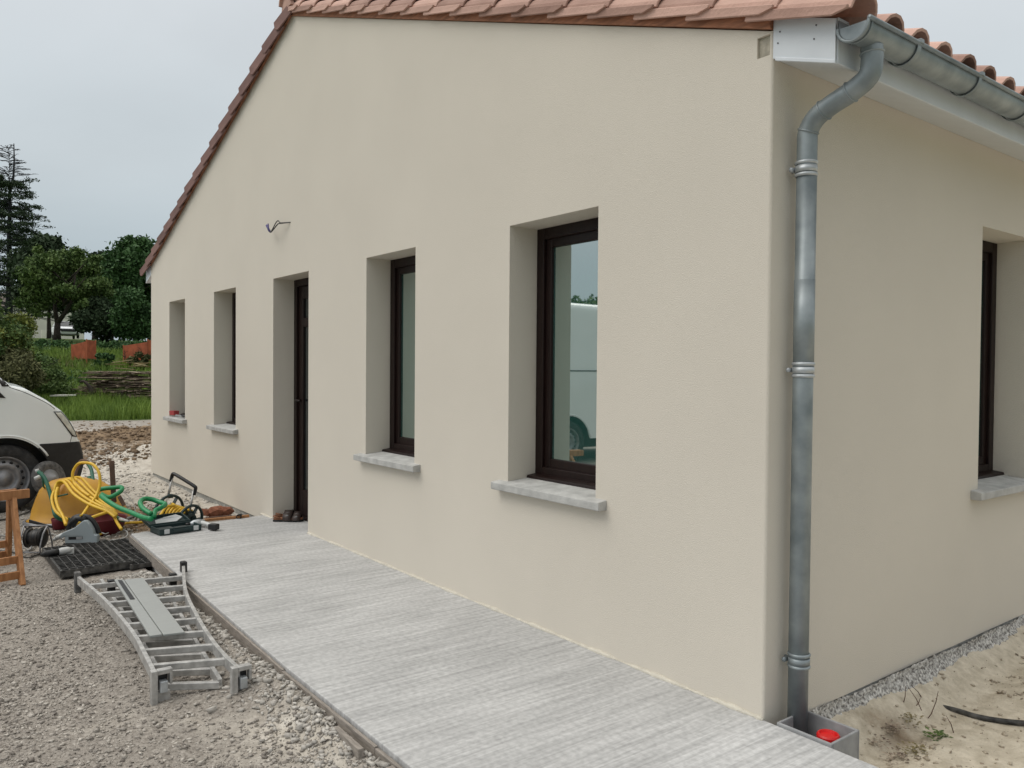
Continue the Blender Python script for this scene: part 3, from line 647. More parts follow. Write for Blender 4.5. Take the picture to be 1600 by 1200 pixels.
def loft(name, m, st, zbot, ztp, nz_=18, off=0, closetop=True, smooth=True):
    rows = []
    for s in st:
        z0, z1 = zbot(s), ztp(s); z1 = max(z1, z0+.004)
        zz = [z0+(z1-z0)*(1-(1-k/nz_)**1.7) for k in range(nz_+1)]
        side = [(VC+hw(s, z)+off, z) for z in zz]
        ti = side[-1][0]-VC; cap = [(VC+ti*q, z1+.035*(1-q*q)*(1 if closetop else 0)) for q in (.8, .55, .3, 0)]
        half = side+cap; full = half+[(2*VC-t, z) for t, z in half[:-1][::-1]]
        rows.append([vp(s, t, z) for t, z in full])
    n = len(rows[0]); mb = MB(); vs = [p for r in rows for p in r]; fs = []
    for i in range(len(rows)-1):
        for k in range(n-1): fs.append((i*n+k, i*n+k+1, (i+1)*n+k+1, (i+1)*n+k))
    fs.append(tuple(range(n))[::-1]); fs.append(tuple((len(rows)-1)*n+k for k in range(n)))
    mb.add(vs, fs); return mb.build(name, m, VAN, smooth=smooth)
WB = 3.25
def zb_body(s):
    z = .27
    for c in (0, -WB):
        d = abs(s-c)
        if d < .405: z = max(z, .225+math.sqrt(.405**2-d*d))
    if s > .30: z = max(z, .553)
    return z
st = sorted(set([round(x, 4) for x in list(np.linspace(-5.35, -3.8, 14))+list(np.linspace(-3.8, -2.7, 45))+list(np.linspace(-2.7, -.5, 14))+list(np.linspace(-.5, .45, 60))+list(np.linspace(.45, .69, 14))]))
body = loft('body', 'car_white', st, zb_body, ztop)
bump_st = list(np.linspace(.30, .60, 12))+list(np.linspace(.62, .722, 10))
def zb_b(s): return max(0, (.43-s))*1.9-.02 if s < .43 else -.02+max(0, (s-.56)/.165)**2*.36
loft('front_bumper', 'black_plastic', [x for x in bump_st], lambda s: max(zb_b(s), .225+math.sqrt(max(0, .40**2-s*s)) if s < .40 else 0), lambda s: min(.549, ztop(s)+.03), 10, .008, closetop=False)
loft('rear_bumper', 'black_plastic', list(np.linspace(-5.40, -4.6, 8)), lambda s: .12, lambda s: .42, 6, .01, closetop=False)
# dark sill strip and underbody
mb = MB()
for s0, s1, z0, z1 in ((-5.0, .50, .10, .60),):
    mb.prism([vp(s0, -.30, z0), vp(s1, -.30, z0), vp(s1, -.30, z1), vp(s0, -.30, z1)], VN*-1.26)
mb.build('underbody', 'black_plastic', VAN)
mb = MB(); mb.prism([vp(-2.82, .004, .16), vp(-.41, .004, .16), vp(-.41, .004, .30), vp(-2.82, .004, .30)], VN*-.05); mb.build('sill_strip', 'black_plastic', VAN)
for c in (0, -WB):
    for t0, sg in ((-.03, 1), (-1.83, -1)):
        ctr = vp(c, t0-(.10*sg), .222); tyre = MB().lathe(ctr, VN*sg, [(-.11, .20), (-.11, .29), (-.095, .325), (-.05, .335), (.05, .335), (.088, .325), (.103, .29), (.100, .225), (.085, .215)], 48).build('wheel', 'rubber', VAN, smooth=True)
        rim = MB().lathe(ctr, VN*sg, [(.092, .224), (.098, .219), (.085, .205), (.045, .196), (.035, .175), (.075, .150), (.078, .118), (.055, .105), (.05, .07), (.085, .06), (.09, .0)], 48); nf = len(rim.f)
        ax = VN*sg; e1 = V((0, 0, 1)); e2 = ax.cross(e1); mb = rim
        for k in range(16): q = 2*math.pi*k/16; cc = ctr+ax*.058+(e1*math.cos(q)+e2*math.sin(q))*.163; mb.cyl(cc, cc+ax*.012, .0155, 10)
        ro = mb.build('rim', 'steel_rim', tyre, smooth=True, fix=False); ro.data.materials.append(MT['black_plastic'])
        for p_ in ro.data.polygons[nf:]: p_.material_index = 1
def patch(name, m, poly, off=.004, sub=3, sides=(1,), par=None):
    for sg in sides:
        bm = bmesh.new(); vs = [bm.verts.new((a, 0, b)) for a, b in poly]; bm.faces.new(vs); bmesh.ops.triangulate(bm, faces=bm.faces[:])
        bmesh.ops.subdivide_edges(bm, edges=bm.edges[:], cuts=sub, use_grid_fill=True)
        for vv in bm.verts:
            s, z = vv.co.x, vv.co.z; t = VC+sg*(hw(s, z)+off); vv.co = vp(s, t, z)
        me = bpy.data.meshes.new(name); bm.to_mesh(me); bm.free(); me.materials.append(MT[m]); me.shade_smooth()
        o = bpy.data.objects.new(name, me); COL.objects.link(o); attach(o, par or VAN)
        o.modifiers.new('thick', 'SOLIDIFY').thickness = .003
patch('headlight', 'black_plastic', [(.425, .875), (.50, .872), (.572, .78), (.635, .655), (.655, .60), (.60, .612), (.53, .72)], .003, 4, (1, -1))
patch('headlight_lens', 'lamp', [(.44, .866), (.498, .862), (.563, .776), (.625, .655), (.64, .61), (.608, .624), (.54, .722)], .007, 4, (1, -1))
patch('side_window', 'car_glass', [(-.95, 1.22), (-.07, 1.17), (-.11, 1.26), (-.72, 1.98), (-.95, 1.98)], .004, 3, (1, -1))
patch('window_seal', 'black_plastic', [(-.02, 1.135), (.045, 1.135), (-.06, 1.27), (-.075, 1.262)], .005, 2, (1, -1))
patch('fender_vent', 'black_plastic', [(-.16, 1.13), (-.045, 1.085), (.01, 1.02), (-.13, 1.03)], .005, 2, (1, -1))
def seam(name, pts, wd=.007):
    for sg in (1, -1):
        P = smoothpath([(a, 0, b) for a, b in pts], 6); mb = MB()
        mb.tube([vp(p.x, VC+sg*(hw(p.x, p.z)+.0), p.z) for p in P], wd*.5, 5); mb.build(name, 'black_plastic', VAN)
seam('bonnet_seam', [(.04, 1.125), (.18, 1.068), (.36, .965), (.44, .90)], .006)
seam('door_seam', [(-.20, 1.13), (-.22, .9), (-.36, .75), (-.44, .58), (-.44, .30)], .006)
seam('door_seam', [(-1.05, 2.05), (-1.05, 1.2), (-1.05, .32)], .006)
seam('slide_rail', [(-2.2, 1.32), (-4.6, 1.32)], .02)
seam('door_seam', [(-2.25, 2.1), (-2.25, .32)], .006)
seam('fender_seam', [(.60, .62), (.585, .555)], .006)
# wheel arch flare
for sg in (1, -1):
    for c in (0, -WB):
        mb = MB(); A = np.linspace(math.pi*(.16 if c == 0 else .08), math.pi*.95, 26); P = []
        mb.tube([vp(c+.425*math.cos(q), VC+sg*(hw(c, .6)-.004-.10*max(0, .425*math.cos(q))**2*(c == 0)), .225+.425*math.sin(q)) for q in A], .011, 8)
        mb.build('wheel_arch', 'car_white', VAN, smooth=True)
ws = MB(); ws.add([vp(-.06, VC+.74, 1.262), vp(-.06, VC-.74, 1.262), vp(-.78, VC-.66, 2.16), vp(-.78, VC+.66, 2.16)], [(0, 1, 2, 3)]); 
ws.v = [tuple(V(p)+VH*.05+V((0, 0, .05))) for p in ws.v]; ws.build('windscreen', 'car_glass', VAN)
mir = MB().box(vp(-.22, .13, 1.30), (.10, .18, .24)); mir.build('mirror', 'black_plastic', VAN, bevel=.03, seg=3)

# ---------------------------------------------------------------- pine trestle
TR = thing('trestle', (-4.35, -2.2, -.1), 'pine wood folding trestle at the left edge in front of the van', 'trestle')
ux = V((.20, -.98, 0)).normalized(); nn = V((ux.y*-1, ux.x, 0)); nn = V((.98, .20, 0)).normalized()    # beam runs out of frame to the left
hinge = at(18, 779, 5.56)
foot_n = gr(35, 915); foot_f = gr(13, 877)
for k, (ft, sg) in enumerate(((foot_n, 1), (foot_f, -1))):
    top0 = hinge+nn*.035*sg; ft = V((ft.x, ft.y, -.105))
    for i, a in enumerate((0, .62)):
        o = ux*a; MB().beam(ft+o, top0+o, .028, .052, nn).build('leg', 'pine', TR, bevel=.003)
    for h in (.13, .30):
        p = ft.lerp(top0, h)-nn*0; MB().beam(p-ux*.0, p+ux*.66, .05, .022, nn).build('rung', 'pine', TR, bevel=.002)
    tp = ft.lerp(top0, 1.0)+V((0, 0, .03)); MB().beam(tp-ux*(.10 if sg > 0 else .04), tp+ux*.78, .026, .062).build('top_rail', 'pine', TR, bevel=.003)

# ---------------------------------------------------------------- aluminium ladders
def ladder(name, Ls, Rs, z, rungs, label, th=.019, hh=.050, hooks=False):
    T = thing(name, (Ls[0][0], Ls[0][1], -.1), label, 'ladder')
    for pts in (Ls, Rs):
        P = smoothpath([(a, b, z) for a, b in pts], 6); mb = MB(); n = len(P)
        vs = []
        for i, p in enumerate(P):
            t = (P[min(i+1, n-1)]-P[max(i-1, 0)]).normalized(); s = t.cross(V((0, 0, 1)))
            for a, b in ((-1, -1), (1, -1), (1, 1), (-1, 1)): vs.append(p+s*a*th/2+V((0, 0, b*hh/2)))
        fs = [(4*i+k, 4*i+(k+1) % 4, 4*i+4+(k+1) % 4, 4*i+4+k) for i in range(n-1) for k in range(4)]+[(3, 2, 1, 0), (4*n-4, 4*n-3, 4*n-2, 4*n-1)]
        mb.add(vs, fs).build('stile', 'alu', T, bevel=.002, seg=1)
    def xy(pts, x):
        return V((x, float(np.interp(x, [p[0] for p in pts], [p[1] for p in pts])), z))
    for x in rungs: MB().beam(xy(Ls, x), xy(Rs, x+.12), .026, .030).build('rung', 'alu', T, bevel=.003)
    return T
Lt = [(-3.70, -1.755), (-3.063, -1.724), (-2.418, -1.728), (-2.033, -1.755), (-1.80, -1.775)]
Rt = [(-3.60, -1.16), (-3.003, -1.312), (-2.531, -1.392), (-2.128, -1.445), (-1.828, -1.470), (-1.63, -1.472)]
T1 = ladder('ladder', Lt, Rt, .02, [-3.50, -3.27, -3.04, -2.81, -2.58, -2.35, -2.13, -1.91], 'aluminium ladder with flared stiles lying uppermost and carrying the grey planks')
Ll = [(-3.85, -1.60), (-2.6, -1.665), (-1.86, -1.715)]; Rl = [(-3.75, -1.27), (-2.6, -1.42), (-1.72, -1.52)]
T2 = ladder('ladder', Ll, Rl, -.052, [-3.62, -3.40, -3.17, -2.94, -2.70, -2.47, -2.24, -2.02, -1.84], 'narrower aluminium ladder section lying underneath the flared ladder')
# hooked end fittings
for (x, y) in ((-1.80, -1.765), (-1.64, -1.478)):
    mb = MB(); mb.span(x-.004, x+.03, y-.026, y+.0, -.11, .048); mb.span(x-.004, x+.03, y+.0, y+.06, .028, .048); mb.span(x-.004, x+.03, y+.048, y+.060, -.02, .03); mb.span(x-.006, x+.012, y, y+.055, -.11, -.05)
    mb.build('hook_fitting', 'alu', T1, bevel=.003)
    MB().span(x+.0, x+.036, y+.008, y+.04, -.05, .0).build('catch', 'zinc_new', T1, bevel=.004)
    MB().span(x-.01, x+.0, y+.002, y+.046, -.045, .026).build('slot', 'black_plastic', T1)
for (x, y) in ((-3.71, -1.757), (-3.61, -1.155)): MB().span(x-.03, x+.02, y-.018, y+.018, -.06, .068).build('foot_cap', 'black_plastic' if y > -1.3 else 'dusty_rubber', T1, bevel=.006)
for (x, y) in ((-3.49, -1.62), (-3.43, -1.28)): MB().span(x-.02, x+.02, y-.012, y+.03, -.05, .045).build('guide_hook', 'black_plastic', T1, bevel=.004)
# planks on the ladder
def plank(name, quad, z, th, label, strip=False):
    T = thing(name, (quad[0][0], quad[0][1], z), label, 'plank')
    MB().prism([(a, b, z) for a, b in quad], (0, 0, th)).build('board', 'plank', T, bevel=.0025)
    if strip:
        q = [V((a, b, z+th+.0015)) for a, b in quad]; lo = lambda u, v: (q[0].lerp(q[1], v)).lerp(q[3].lerp(q[2], v), u)
        MB().prism([lo(.03, .28), lo(.03, .72), lo(.42, .72), lo(.42, .28)], (0, 0, .002)).build('black_strip', 'black_plastic', T)
plank('narrow_plank', [(-3.468, -1.598), (-3.44, -1.553), (-2.252, -1.628), (-2.262, -1.682)], .037, .013, 'narrow grey plank with a black strip lying on the ladder', True)
plank('wide_plank', [(-3.437, -1.549), (-3.421, -1.447), (-2.226, -1.530), (-2.250, -1.624)], .037, .011, 'wider plain grey plank lying on the ladder')

# ---------------------------------------------------------------- black plastic paving grids
def grid(name, c, u, vv, nu, nv, cell, z, h, label, cap=True):
    u = V((*u, 0)).normalized(); vv = V((*vv, 0)).normalized(); c = V((*c, z)); mb = MB(); U, W = nu*cell, nv*cell
    for i in range(nu+1):
        mb.beam(c+u*(i*cell), c+u*(i*cell)+vv*W, .006 if i % 4 else .014, h)
    for j in range(nv+1):
        mb.beam(c+vv*(j*cell), c+vv*(j*cell)+u*U, .006 if j % 4 else .014, h)
    for i in range(nu):
        for j in range(nv):
            p = c+u*((i+.5)*cell)+vv*((j+.5)*cell)
            if random.random() < .75: mb.box(p-V((0, 0, h*.2)), (cell*.5, .008, h*.5), Matrix.Rotation(math.atan2(u.y, u.x)+random.choice((0, math.pi/2)), 3, 'Z'))
    mb.box(c+u*U/2+vv*W/2-V((0, 0, h*.5)), (U, W, .004), Matrix.Rotation(math.atan2(u.y, u.x), 3, 'Z'))
    o = mb.build(name, 'dusty_black', None); tag(o, label, 'plastic grid'); return o
# corners measured on the ground: near left, far left, far right, near right
grid('plastic_grid', (-5.12, -1.765), (.86, .0), (-.03, .52), 17, 9, .05, -.062, .045, 'upper black plastic grid mat with a trestle saw standing on its far corner')
grid('plastic_grid', (-5.20, -1.36), (.985, .03), (-.03, .2), 19, 4, .05, -.074, .03, 'lower black plastic grid sticking out towards the concrete path under the other grid')

# ---------------------------------------------------------------- plunge saw (grey) on the grid
SAW = thing('plunge_saw', (-5.03, -1.53, -.05), 'grey plunge saw with black handle standing on the black plastic grid', 'saw')
sa = gr(101, 849, -.045); sb = gr(152, 848, -.045); e1 = (sb-sa); e1.z = 0; SLn = e1.length; e1.normalize(); e2 = V((-e1.y, e1.x, 0)); so_ = V((sa.x, sa.y, -.045))
def sp(a, b, c=0): return so_+e1*a*SLn+V((0, 0, b))-e2*c*-1
body_o = [(0, .0), (1, .0), (1.0, .06), (.90, .062), (.86, .10), (.76, .145), (.66, .172), (.56, .175), (.30, .12), (-.05, .085), (-.18, .055), (-.12, .035), (0.0, .05)]
MB().prism([sp(a, b) for a, b in body_o], e2*.055).build('housing', 'grey_plastic', SAW, bevel=.006, seg=3)
MB().prism([sp(.12, .028, -.002), sp(.55, .03, -.002), sp(.55, .052, -.002), sp(.12, .05, -.002)], e2*.002).build('label_plate', 'black_plastic', SAW)
MB().prism([sp(.36, .0295, -.0035), sp(.54, .0305, -.0035), sp(.54, .0505, -.0035), sp(.36, .0495, -.0035)], e2*.002).build('label_plate', 'box_grey', SAW)
MB().prism([sp(-.06, -.012), sp(1.08, -.012), sp(1.08, -.002), sp(-.06, -.002)], e2*.14).build('base_plate', 'black_plastic', SAW, bevel=.002)
MB().tube(smoothpath([sp(.02, .09, .06), sp(.08, .15, .065), sp(.20, .19, .07), (sp(.42, .20, .07)), sp(.66, .185, .065), sp(.86, .13, .06), sp(.98, .06, .055)], 5), [.018]*31, 12).build('handle', 'black_plastic', SAW, smooth=True)
MB().tube([sp(.12, .13, .05), sp(.30, .185, .055), sp(.5, .18, .055), sp(.55, .15, .05)], .028, 12).build('motor', 'black_plastic', SAW, smooth=True)
MB().cyl(sp(-.10, .06, .03), sp(-.30, .035, .03), .019, 16).cyl(sp(-.3, .035, .03), sp(-.38, .02, .03), .014, 16).build('dust_port', 'light_plastic', SAW, smooth=True)
MB().cyl(sp(.45, .213, .02), sp(.45, .213, .052), .008, 12).build('dial', 'yellow_hose', SAW)
# angle grinder lying in front of it
GR = thing('angle_grinder', (-5.2, -1.7, -.05), 'black and silver power tool lying beside the plunge saw on the grid corner', 'power tool')
ga, gb = at(63, 852, 5.75), at(98, 848, 5.85); ga.z = -.02; gb.z = -.015; gd = (gb-ga).normalized()
MB().tube([ga, ga+gd*.03, ga+gd*.09, ga+gd*.12], [.012, .024, .026, .022], 14).build('handle', 'black_plastic', GR, smooth=True)
MB().tube([ga+gd*.118, ga+gd*.14, ga+gd*.18, ga+gd*.20], [.022, .027, .025, .018], 14).build('gear_head', 'light_plastic', GR, smooth=True)
MB().box(ga+gd*.195+V((0, 0, -.01)), (.022, .05, .05)).build('guard', 'light_plastic', GR, bevel=.005)
# cable reel
CR = thing('cable_reel', (-5.4, -1.8, -.1), 'black cable reel on a grey wire stand beside the trestle', 'cable reel')
ca_, cb_ = at(44, 838, 6.15), at(68, 838, 6.15); ax = (cb_-ca_); ax.z = 0; ax.normalize(); cz = V(((ca_.x+cb_.x)/2, (ca_.y+cb_.y)/2, .02))
MB().lathe(cz-ax*.075, ax, [(.01, .0), (.01, .06), (.02, .08), (.024, .05), (.05, .055), (.075, .066), (.10, .063), (.124, .055), (.128, .08), (.138, .06), (.138, 0)], 28).build('drum', 'black_plastic', CR, smooth=True)
mb = MB(); e3 = ax.cross(V((0, 0, 1)))
for sgn in (-1, 1): mb.tube(smoothpath([cz+ax*.09*sgn+V((0, 0, .09)), cz+ax*.08*sgn+e3*.05+V((0, 0, .02)), cz+ax*.08*sgn+e3*.075+V((0, 0, -.10)), cz+ax*.08*sgn-e3*.075+V((0, 0, -.10)), cz+ax*.08*sgn-e3*.05+V((0, 0, .02)), cz+ax*.09*sgn+V((0, 0, .09))], 5), .006, 8)
mb.tube([cz-ax*.09+V((0, 0, .09)), cz+ax*.09+V((0, 0, .09))], .007, 8).tube([cz-ax*.08+e3*.075+V((0, 0, -.10)), cz+ax*.08+e3*.075+V((0, 0, -.10))], .006, 8)
mb.build('stand', 'steel_rim', CR, smooth=True)
mb = MB()
for k in range(3): mb.lathe(cz-ax*(.045-.04*k), ax, [(-.006, .064), (0, .070), (.006, .064)], 28)
mb.build('cable', 'wire_dark', CR, smooth=True)
MB().prism([at(45, 812, 6.4), at(80, 822, 6.4), at(80, 825, 6.4), at(45, 817, 6.4)], V((.0, .01, 0))).build('crank', 'black_plastic', CR)
# loose leads on the ground
def gp(px, py, h=.012): p = gr(px, py, -.1); return V((p.x, p.y, float(tz(p.x, p.y))+h))
def lead(name, pts, r, m, label, cat='cable'): o = MB().tube(smoothpath(pts, 8), r, 8).build(name, m, smooth=True); return tag(o, label, cat)
lead('power_lead', [gp(72, 862), gp(60, 868), gp(45, 872), gp(32, 868), gp(20, 862), gp(2, 860), gp(-30, 862)], .006, 'wire_dark', 'thin dark lead looping on the ground between trestle and grid')
lead('power_lead', [gp(100, 842), gp(85, 836), gp(72, 835), gp(60, 848), gp(46, 860), gp(38, 852), gp(30, 845), gp(5, 838), gp(-25, 840)], .007, 'wire_grey', 'grey lead running from the saw past the cable reel')
lead('extension_lead', [gp(-20, 818), gp(10, 812), gp(40, 802), gp(60, 795, .02), gp(80, 790, .02)], .008, 'wire_dark', 'dark lead running on the ground behind the trestle to the yellow wheelbarrow')
lead('extension_cable', [gp(152, 836, .05), gp(165, 838, .03), gp(180, 832, .03), gp(196, 834, .03), gp(199, 840, .02), gp(190, 846, .02), gp(172, 848, .02)], .005, 'light_plastic', 'thin white cord curling beside the corner of the concrete path')
lead('extension_cable', [gp(185, 828, .02), gp(176, 815, .06), gp(178, 800, .16), gp(190, 795, .18), gp(206, 800, .12), gp(212, 812, .05), gp(207, 820, .03), gp(200, 822)], .004, 'wire_grey', 'thin grey cord looped upright between the hose coil and the open tool case')

# ---------------------------------------------------------------- upturned wheelbarrow
wb0 = gr(122, 812, -.1); WBR = thing('wheelbarrow', wb0, 'upturned wheelbarrow with yellow tray, green tube frame and worn black wheel', 'wheelbarrow')
wd = at(72, 748, 7.45)-V((wb0.x, wb0.y, 0)); wd.z = 0; wd.normalize(); wl = V((0, 0, 1)).cross(wd)
wc = V((wb0.x, wb0.y, -.10))+wd*.08
fr = (at(122, 800, 6.9)-at(60, 800, 6.9)); fr.z = 0; fr.normalize()      # the tray lies across the view
tx_, ty_ = fr, V((-fr.y, fr.x, 0))
tc_ = at(125, 790, 7.45); tc_.z = -.10
def tray(mb, rows):
    n = 36; vs = []
    for (z, L_, W_, sh) in rows:
        for k in range(n):
            q = 2*math.pi*k/n; c_, s_ = math.cos(q), math.sin(q); e_ = 2/3.4
            vs.append(tc_+tx_*(sh+L_*math.copysign(abs(c_)**e_, c_))+ty_*(W_*math.copysign(abs(s_)**e_, s_))+V((0, 0, z)))
    fs = [(i*n+k, i*n+(k+1) % n, (i+1)*n+(k+1) % n, (i+1)*n+k) for i in range(len(rows)-1) for k in range(n)]; fs.append(tuple((len(rows)-1)*n+k for k in range(n)))
    mb.add(vs, fs); return mb
tr_ = tray(MB(), [(.02, .40, .29, 0), (.012, .415, .30, 0), (.03, .415, .30, 0), (.04, .39, .28, 0), (.12, .375, .265, -.005), (.22, .335, .24, -.015), (.30, .28, .21, -.04), (.35, .225, .175, -.055), (.382, .165, .13, -.06), (.395, .09, .07, -.06)]).build('tray', 'yellow_tray', WBR, smooth=True)
mb = MB(); n = 40; mb.tube([tc_+tx_*(.43*math.copysign(abs(math.cos(q))**.6, math.cos(q)))+ty_*(.32*math.copysign(abs(math.sin(q))**.6, math.sin(q)))+V((0, 0, .015)) for q in [2*math.pi*k/n for k in range(n)]], .014, 8, closed=True); mb.build('rim', 'steel_rim', WBR, smooth=True)
P = lambda px, py, D: at(px, py, D*1.073)
mb = MB()
mb.tube(smoothpath([P(60, 737, 6.62), P(70, 748, 6.6), P(78, 770, 6.55), P(83, 790, 6.5), P(87, 806, 6.45), P(98, 812, 6.5), P(108, 812, 6.6)], 6), .017, 12)
mb.tube(smoothpath([P(137, 724, 7.1), P(143, 735, 7.05), P(146, 755, 6.95), P(152, 775, 6.85), P(158, 790, 6.7), P(178, 806, 6.4), P(192, 813, 6.2)], 6), .016, 12)
mb.tube([P(140, 745, 7.0), P(140, 762, 6.95)], .022, 8)
mb.tube(smoothpath([P(130, 765, 6.8), P(138, 762, 6.85), P(144, 758, 6.95)], 4), .008, 8)
mb.tube(smoothpath([P(89, 776, 6.62), P(97, 774, 6.6), P(106, 772, 6.6)], 4), .007, 8)
mb.tube([P(66, 738, 6.65), P(68, 760, 6.7), P(72, 765, 6.9)], .008, 8).tube([P(70, 745, 6.65), P(76, 762, 6.8), P(80, 775, 6.8)], .006, 8)
mb.build('frame', 'green_paint', WBR, smooth=True)
MB().tube(smoothpath([P(137, 722, 7.1), P(128, 720, 7.1), P(122, 728, 7.1), P(116, 745, 7.05)], 5), .017, 10).build('bare_tube', 'stake', WBR, smooth=True)
mb = MB().cyl(P(59, 738, 6.62), P(57.5, 733, 6.62), .016, 14).cyl(P(62, 745, 6.58), P(54, 748, 6.55), .019, 14, .015); mb.build('end_plug', 'light_plastic', WBR, smooth=True)
MB().cyl(P(188, 811, 6.22), P(201, 814, 6.1), .014, 12, .008).build('handle_grip', 'light_plastic', WBR, smooth=True)
wcn = P(76, 748, 7.45); wax = (_r*.93-_f*.34+V((0, 0, .22))).normalized()
wh = MB().lathe(wcn, wax, [(-.03, .09), (-.048, .125), (-.045, .155), (-.025, .175), (0, .181), (.025, .175), (.045, .155), (.048, .125), (.03, .09)], 36).build('wheel', 'dusty_rubber', WBR, smooth=True)
MB().lathe(wcn, wax, [(-.03, .0), (-.035, .05), (-.03, .095), (.03, .095), (.035, .05), (.09, .022), (.10, .0)], 24).build('hub', 'box_grey', wh, smooth=True)
# yellow hose thrown over it
YH = thing('yellow_hose', tc_, 'coil of yellow garden hose thrown over the upturned wheelbarrow', 'hose')
mb = MB()
for k in range(5):
    o_ = k*5.2; D = 6.50+.05*k
    loop = [P(86+k*1.5, 779-k*1.0, D+.05), P(85+k*2.2, 766-k*1.5, D+.08), P(90+k*3.6, 754-k*1.0, D+.12), P(100+k*5.0, 753-k*1.8, D+.08), P(114+k*4, 771-o_*1.05, D-.06), P(134+k*2.6, 785-o_*.95, D-.14), P(152+k*1.8, 793-k*3.6, D-.2), P(168+k*1.2, 799-k*2.0, D-.25), P(180+k*.6, 808-k*.8, D-.3)]
    mb.tube(smoothpath(loop, 7), .0125, 10)
mb.tube(smoothpath([P(84, 768, 6.5), P(81, 780, 6.42), P(86, 797, 6.35), P(97, 807, 6.3), P(104, 811, 6.28), P(102, 818, 6.26)], 7), .0125, 10)
mb.tube(smoothpath([P(90, 762, 6.5), P(87, 776, 6.42), P(91, 793, 6.34), P(98, 806, 6.28), P(103, 820, 6.2)], 7), .0125, 10)
mb.tube(smoothpath([P(128, 806, 6.25), P(139, 790, 6.35), P(150, 775, 6.45), P(156, 757, 6.5), P(155, 740, 6.52), P(147, 727, 6.55), P(135, 723, 6.6), P(122, 725, 6.62), P(114, 738, 6.62), P(115, 752, 6.6), P(124, 764, 6.52), P(140, 775, 6.45)], 7), .0125, 10)
mb.tube(smoothpath([P(168, 800, 6.25), P(150, 806, 6.2), P(132, 813, 6.15), P(118, 819, 6.15)], 6), .0125, 10)
mb.build('coil', 'yellow_hose', YH, smooth=True)
lead('yellow_hose', [P(178, 806, 6.28), P(184, 818, 6.2), P(190, 827, 6.12)], .013, 'yellow_hose', 'short stub of yellow hose hanging down beside the dark red tub', 'hose')
lead('yellow_hose', [gp(154, 838, .02), gp(165, 836, .03), gp(180, 830, .03), gp(196, 824, .03), gp(215, 822, .03), gp(232, 819, .03)], .012, 'yellow_hose', 'yellow hose running on the ground to the open tool case', 'hose')
# dark red tub behind the saw
rt = gr(160, 832, -.1); RT = MB().lathe((rt.x, rt.y, -.105), (0, 0, 1), [(0, .0), (0, .15), (.12, .19), (.135, .20), (.14, .195), (.125, .185), (.02, .14), (.02, 0)], 36).build('tub', 'red_dark', smooth=True); tag(RT, 'dark red plastic tub behind the plunge saw', 'tub')
rt = gr(92, 826, -.1); o = MB().lathe((rt.x, rt.y, -.10), (0, 0, 1), [(0, 0), (0, .05), (.09, .062), (.095, .058), (.01, .04), (.01, 0)], 24).build('tub', 'red_dark', smooth=True); tag(o, 'small dark red pot between the wheelbarrow rim and the saw', 'pot')
P = at
# brown stake
o = MB().beam(P(178, 785, 7.2), P(174.5, 720, 7.2), .040, .03, V((1, 0, 0))).build('stake', 'stake', bevel=.002); tag(o, 'upright brown wooden stake standing among the hoses', 'stake')
o = MB().beam(P(194, 790, 6.8), P(186, 775, 6.8), .03, .02, V((1, 0, 0))).build('stake', 'stake', bevel=.002); tag(o, 'short leaning dark offcut to the right of the upright stake', 'offcut')
# green suction hose
GH = thing('green_hose', gp(190, 800), 'thick green hose in loose coils behind the wheelbarrow and hose reel', 'hose')
mb = MB()
mb.tube(smoothpath([P(155, 765, 7.1), P(165, 763, 7.1), P(178, 762, 7.1), P(189, 761, 7.1), P(190, 766, 7.05), P(182, 772, 7.0), P(170, 777, 6.95), P(158, 772, 6.95)], 7), .019, 12)
mb.tube(smoothpath([P(158, 775, 6.8), P(168, 783, 6.7), P(185, 793, 6.6), P(205, 801, 6.5), P(222, 808, 6.4), P(236, 811, 6.3)], 7), .020, 12)
mb.tube(smoothpath([P(236, 803, 6.5), P(224, 795, 6.55), P(219, 786, 6.65), P(224, 780, 6.75), P(236, 780, 6.8), P(248, 784, 6.8), P(258, 788, 6.75), P(252, 793, 6.65), P(243, 798, 6.6), P(240, 808, 6.5)], 7), .020, 12)
mb.build('coil', 'green_hose', GH, smooth=True)

# hose reel cart
HC = thing('hose_reel_cart', gr(270, 812), 'dark hose reel cart with a black U handle and yellow hose on its drum', 'hose reel')
D0 = 7.32
la, lb = P(264, 776, D0), P(296, 806, D0-.1)
MB().tube([P(262, 778, D0), P(269, 747, D0+.02)], .011, 12).tube([P(295, 804, D0-.1), P(303, 766, D0-.08)], .011, 12).build('tube', 'alu', HC, smooth=True)
MB().tube(smoothpath([P(267, 752, D0+.02), P(269.5, 742, D0+.02), P(273, 741, D0), P(290, 751, D0-.05), P(304, 760, D0-.08), P(305.5, 764, D0-.08), P(303, 773, D0-.08)], 5), .016, 12).build('handle', 'black_plastic', HC, smooth=True)
rax = (P(292, 812, D0-.25)-P(262, 797, D0)); rax.normalize(); c1 = P(263, 802, D0+.0); c2 = P(297, 813, D0-.12)
rax = (c2-c1).normalized()
def reelside(c, R_):
    mb = MB(); a = rax.cross(V((0, 0, 1))).normalized(); b = rax.cross(a)
    mb.tube([c+a*R_*math.cos(q)+b*R_*math.sin(q) for q in np.linspace(0, 2*math.pi, 40, endpoint=False)], .013, 8, closed=True)
    mb.tube([c+a*R_*.35*math.cos(q)+b*R_*.35*math.sin(q) for q in np.linspace(0, 2*math.pi, 24, endpoint=False)], .02, 8, closed=True)
    for k in range(6): q = k*math.pi/3; mb.beam(c, c+(a*math.cos(q)+b*math.sin(q))*R_, .006, .035, rax)
    mb.build('side_disc', 'case', HC, smooth=False)
reelside(c1, .165); reelside(c2, .135)
MB().lathe(c1, rax, [(0, .05), ((c2-c1).length, .05)], 24).build('drum', 'case', HC, smooth=True)
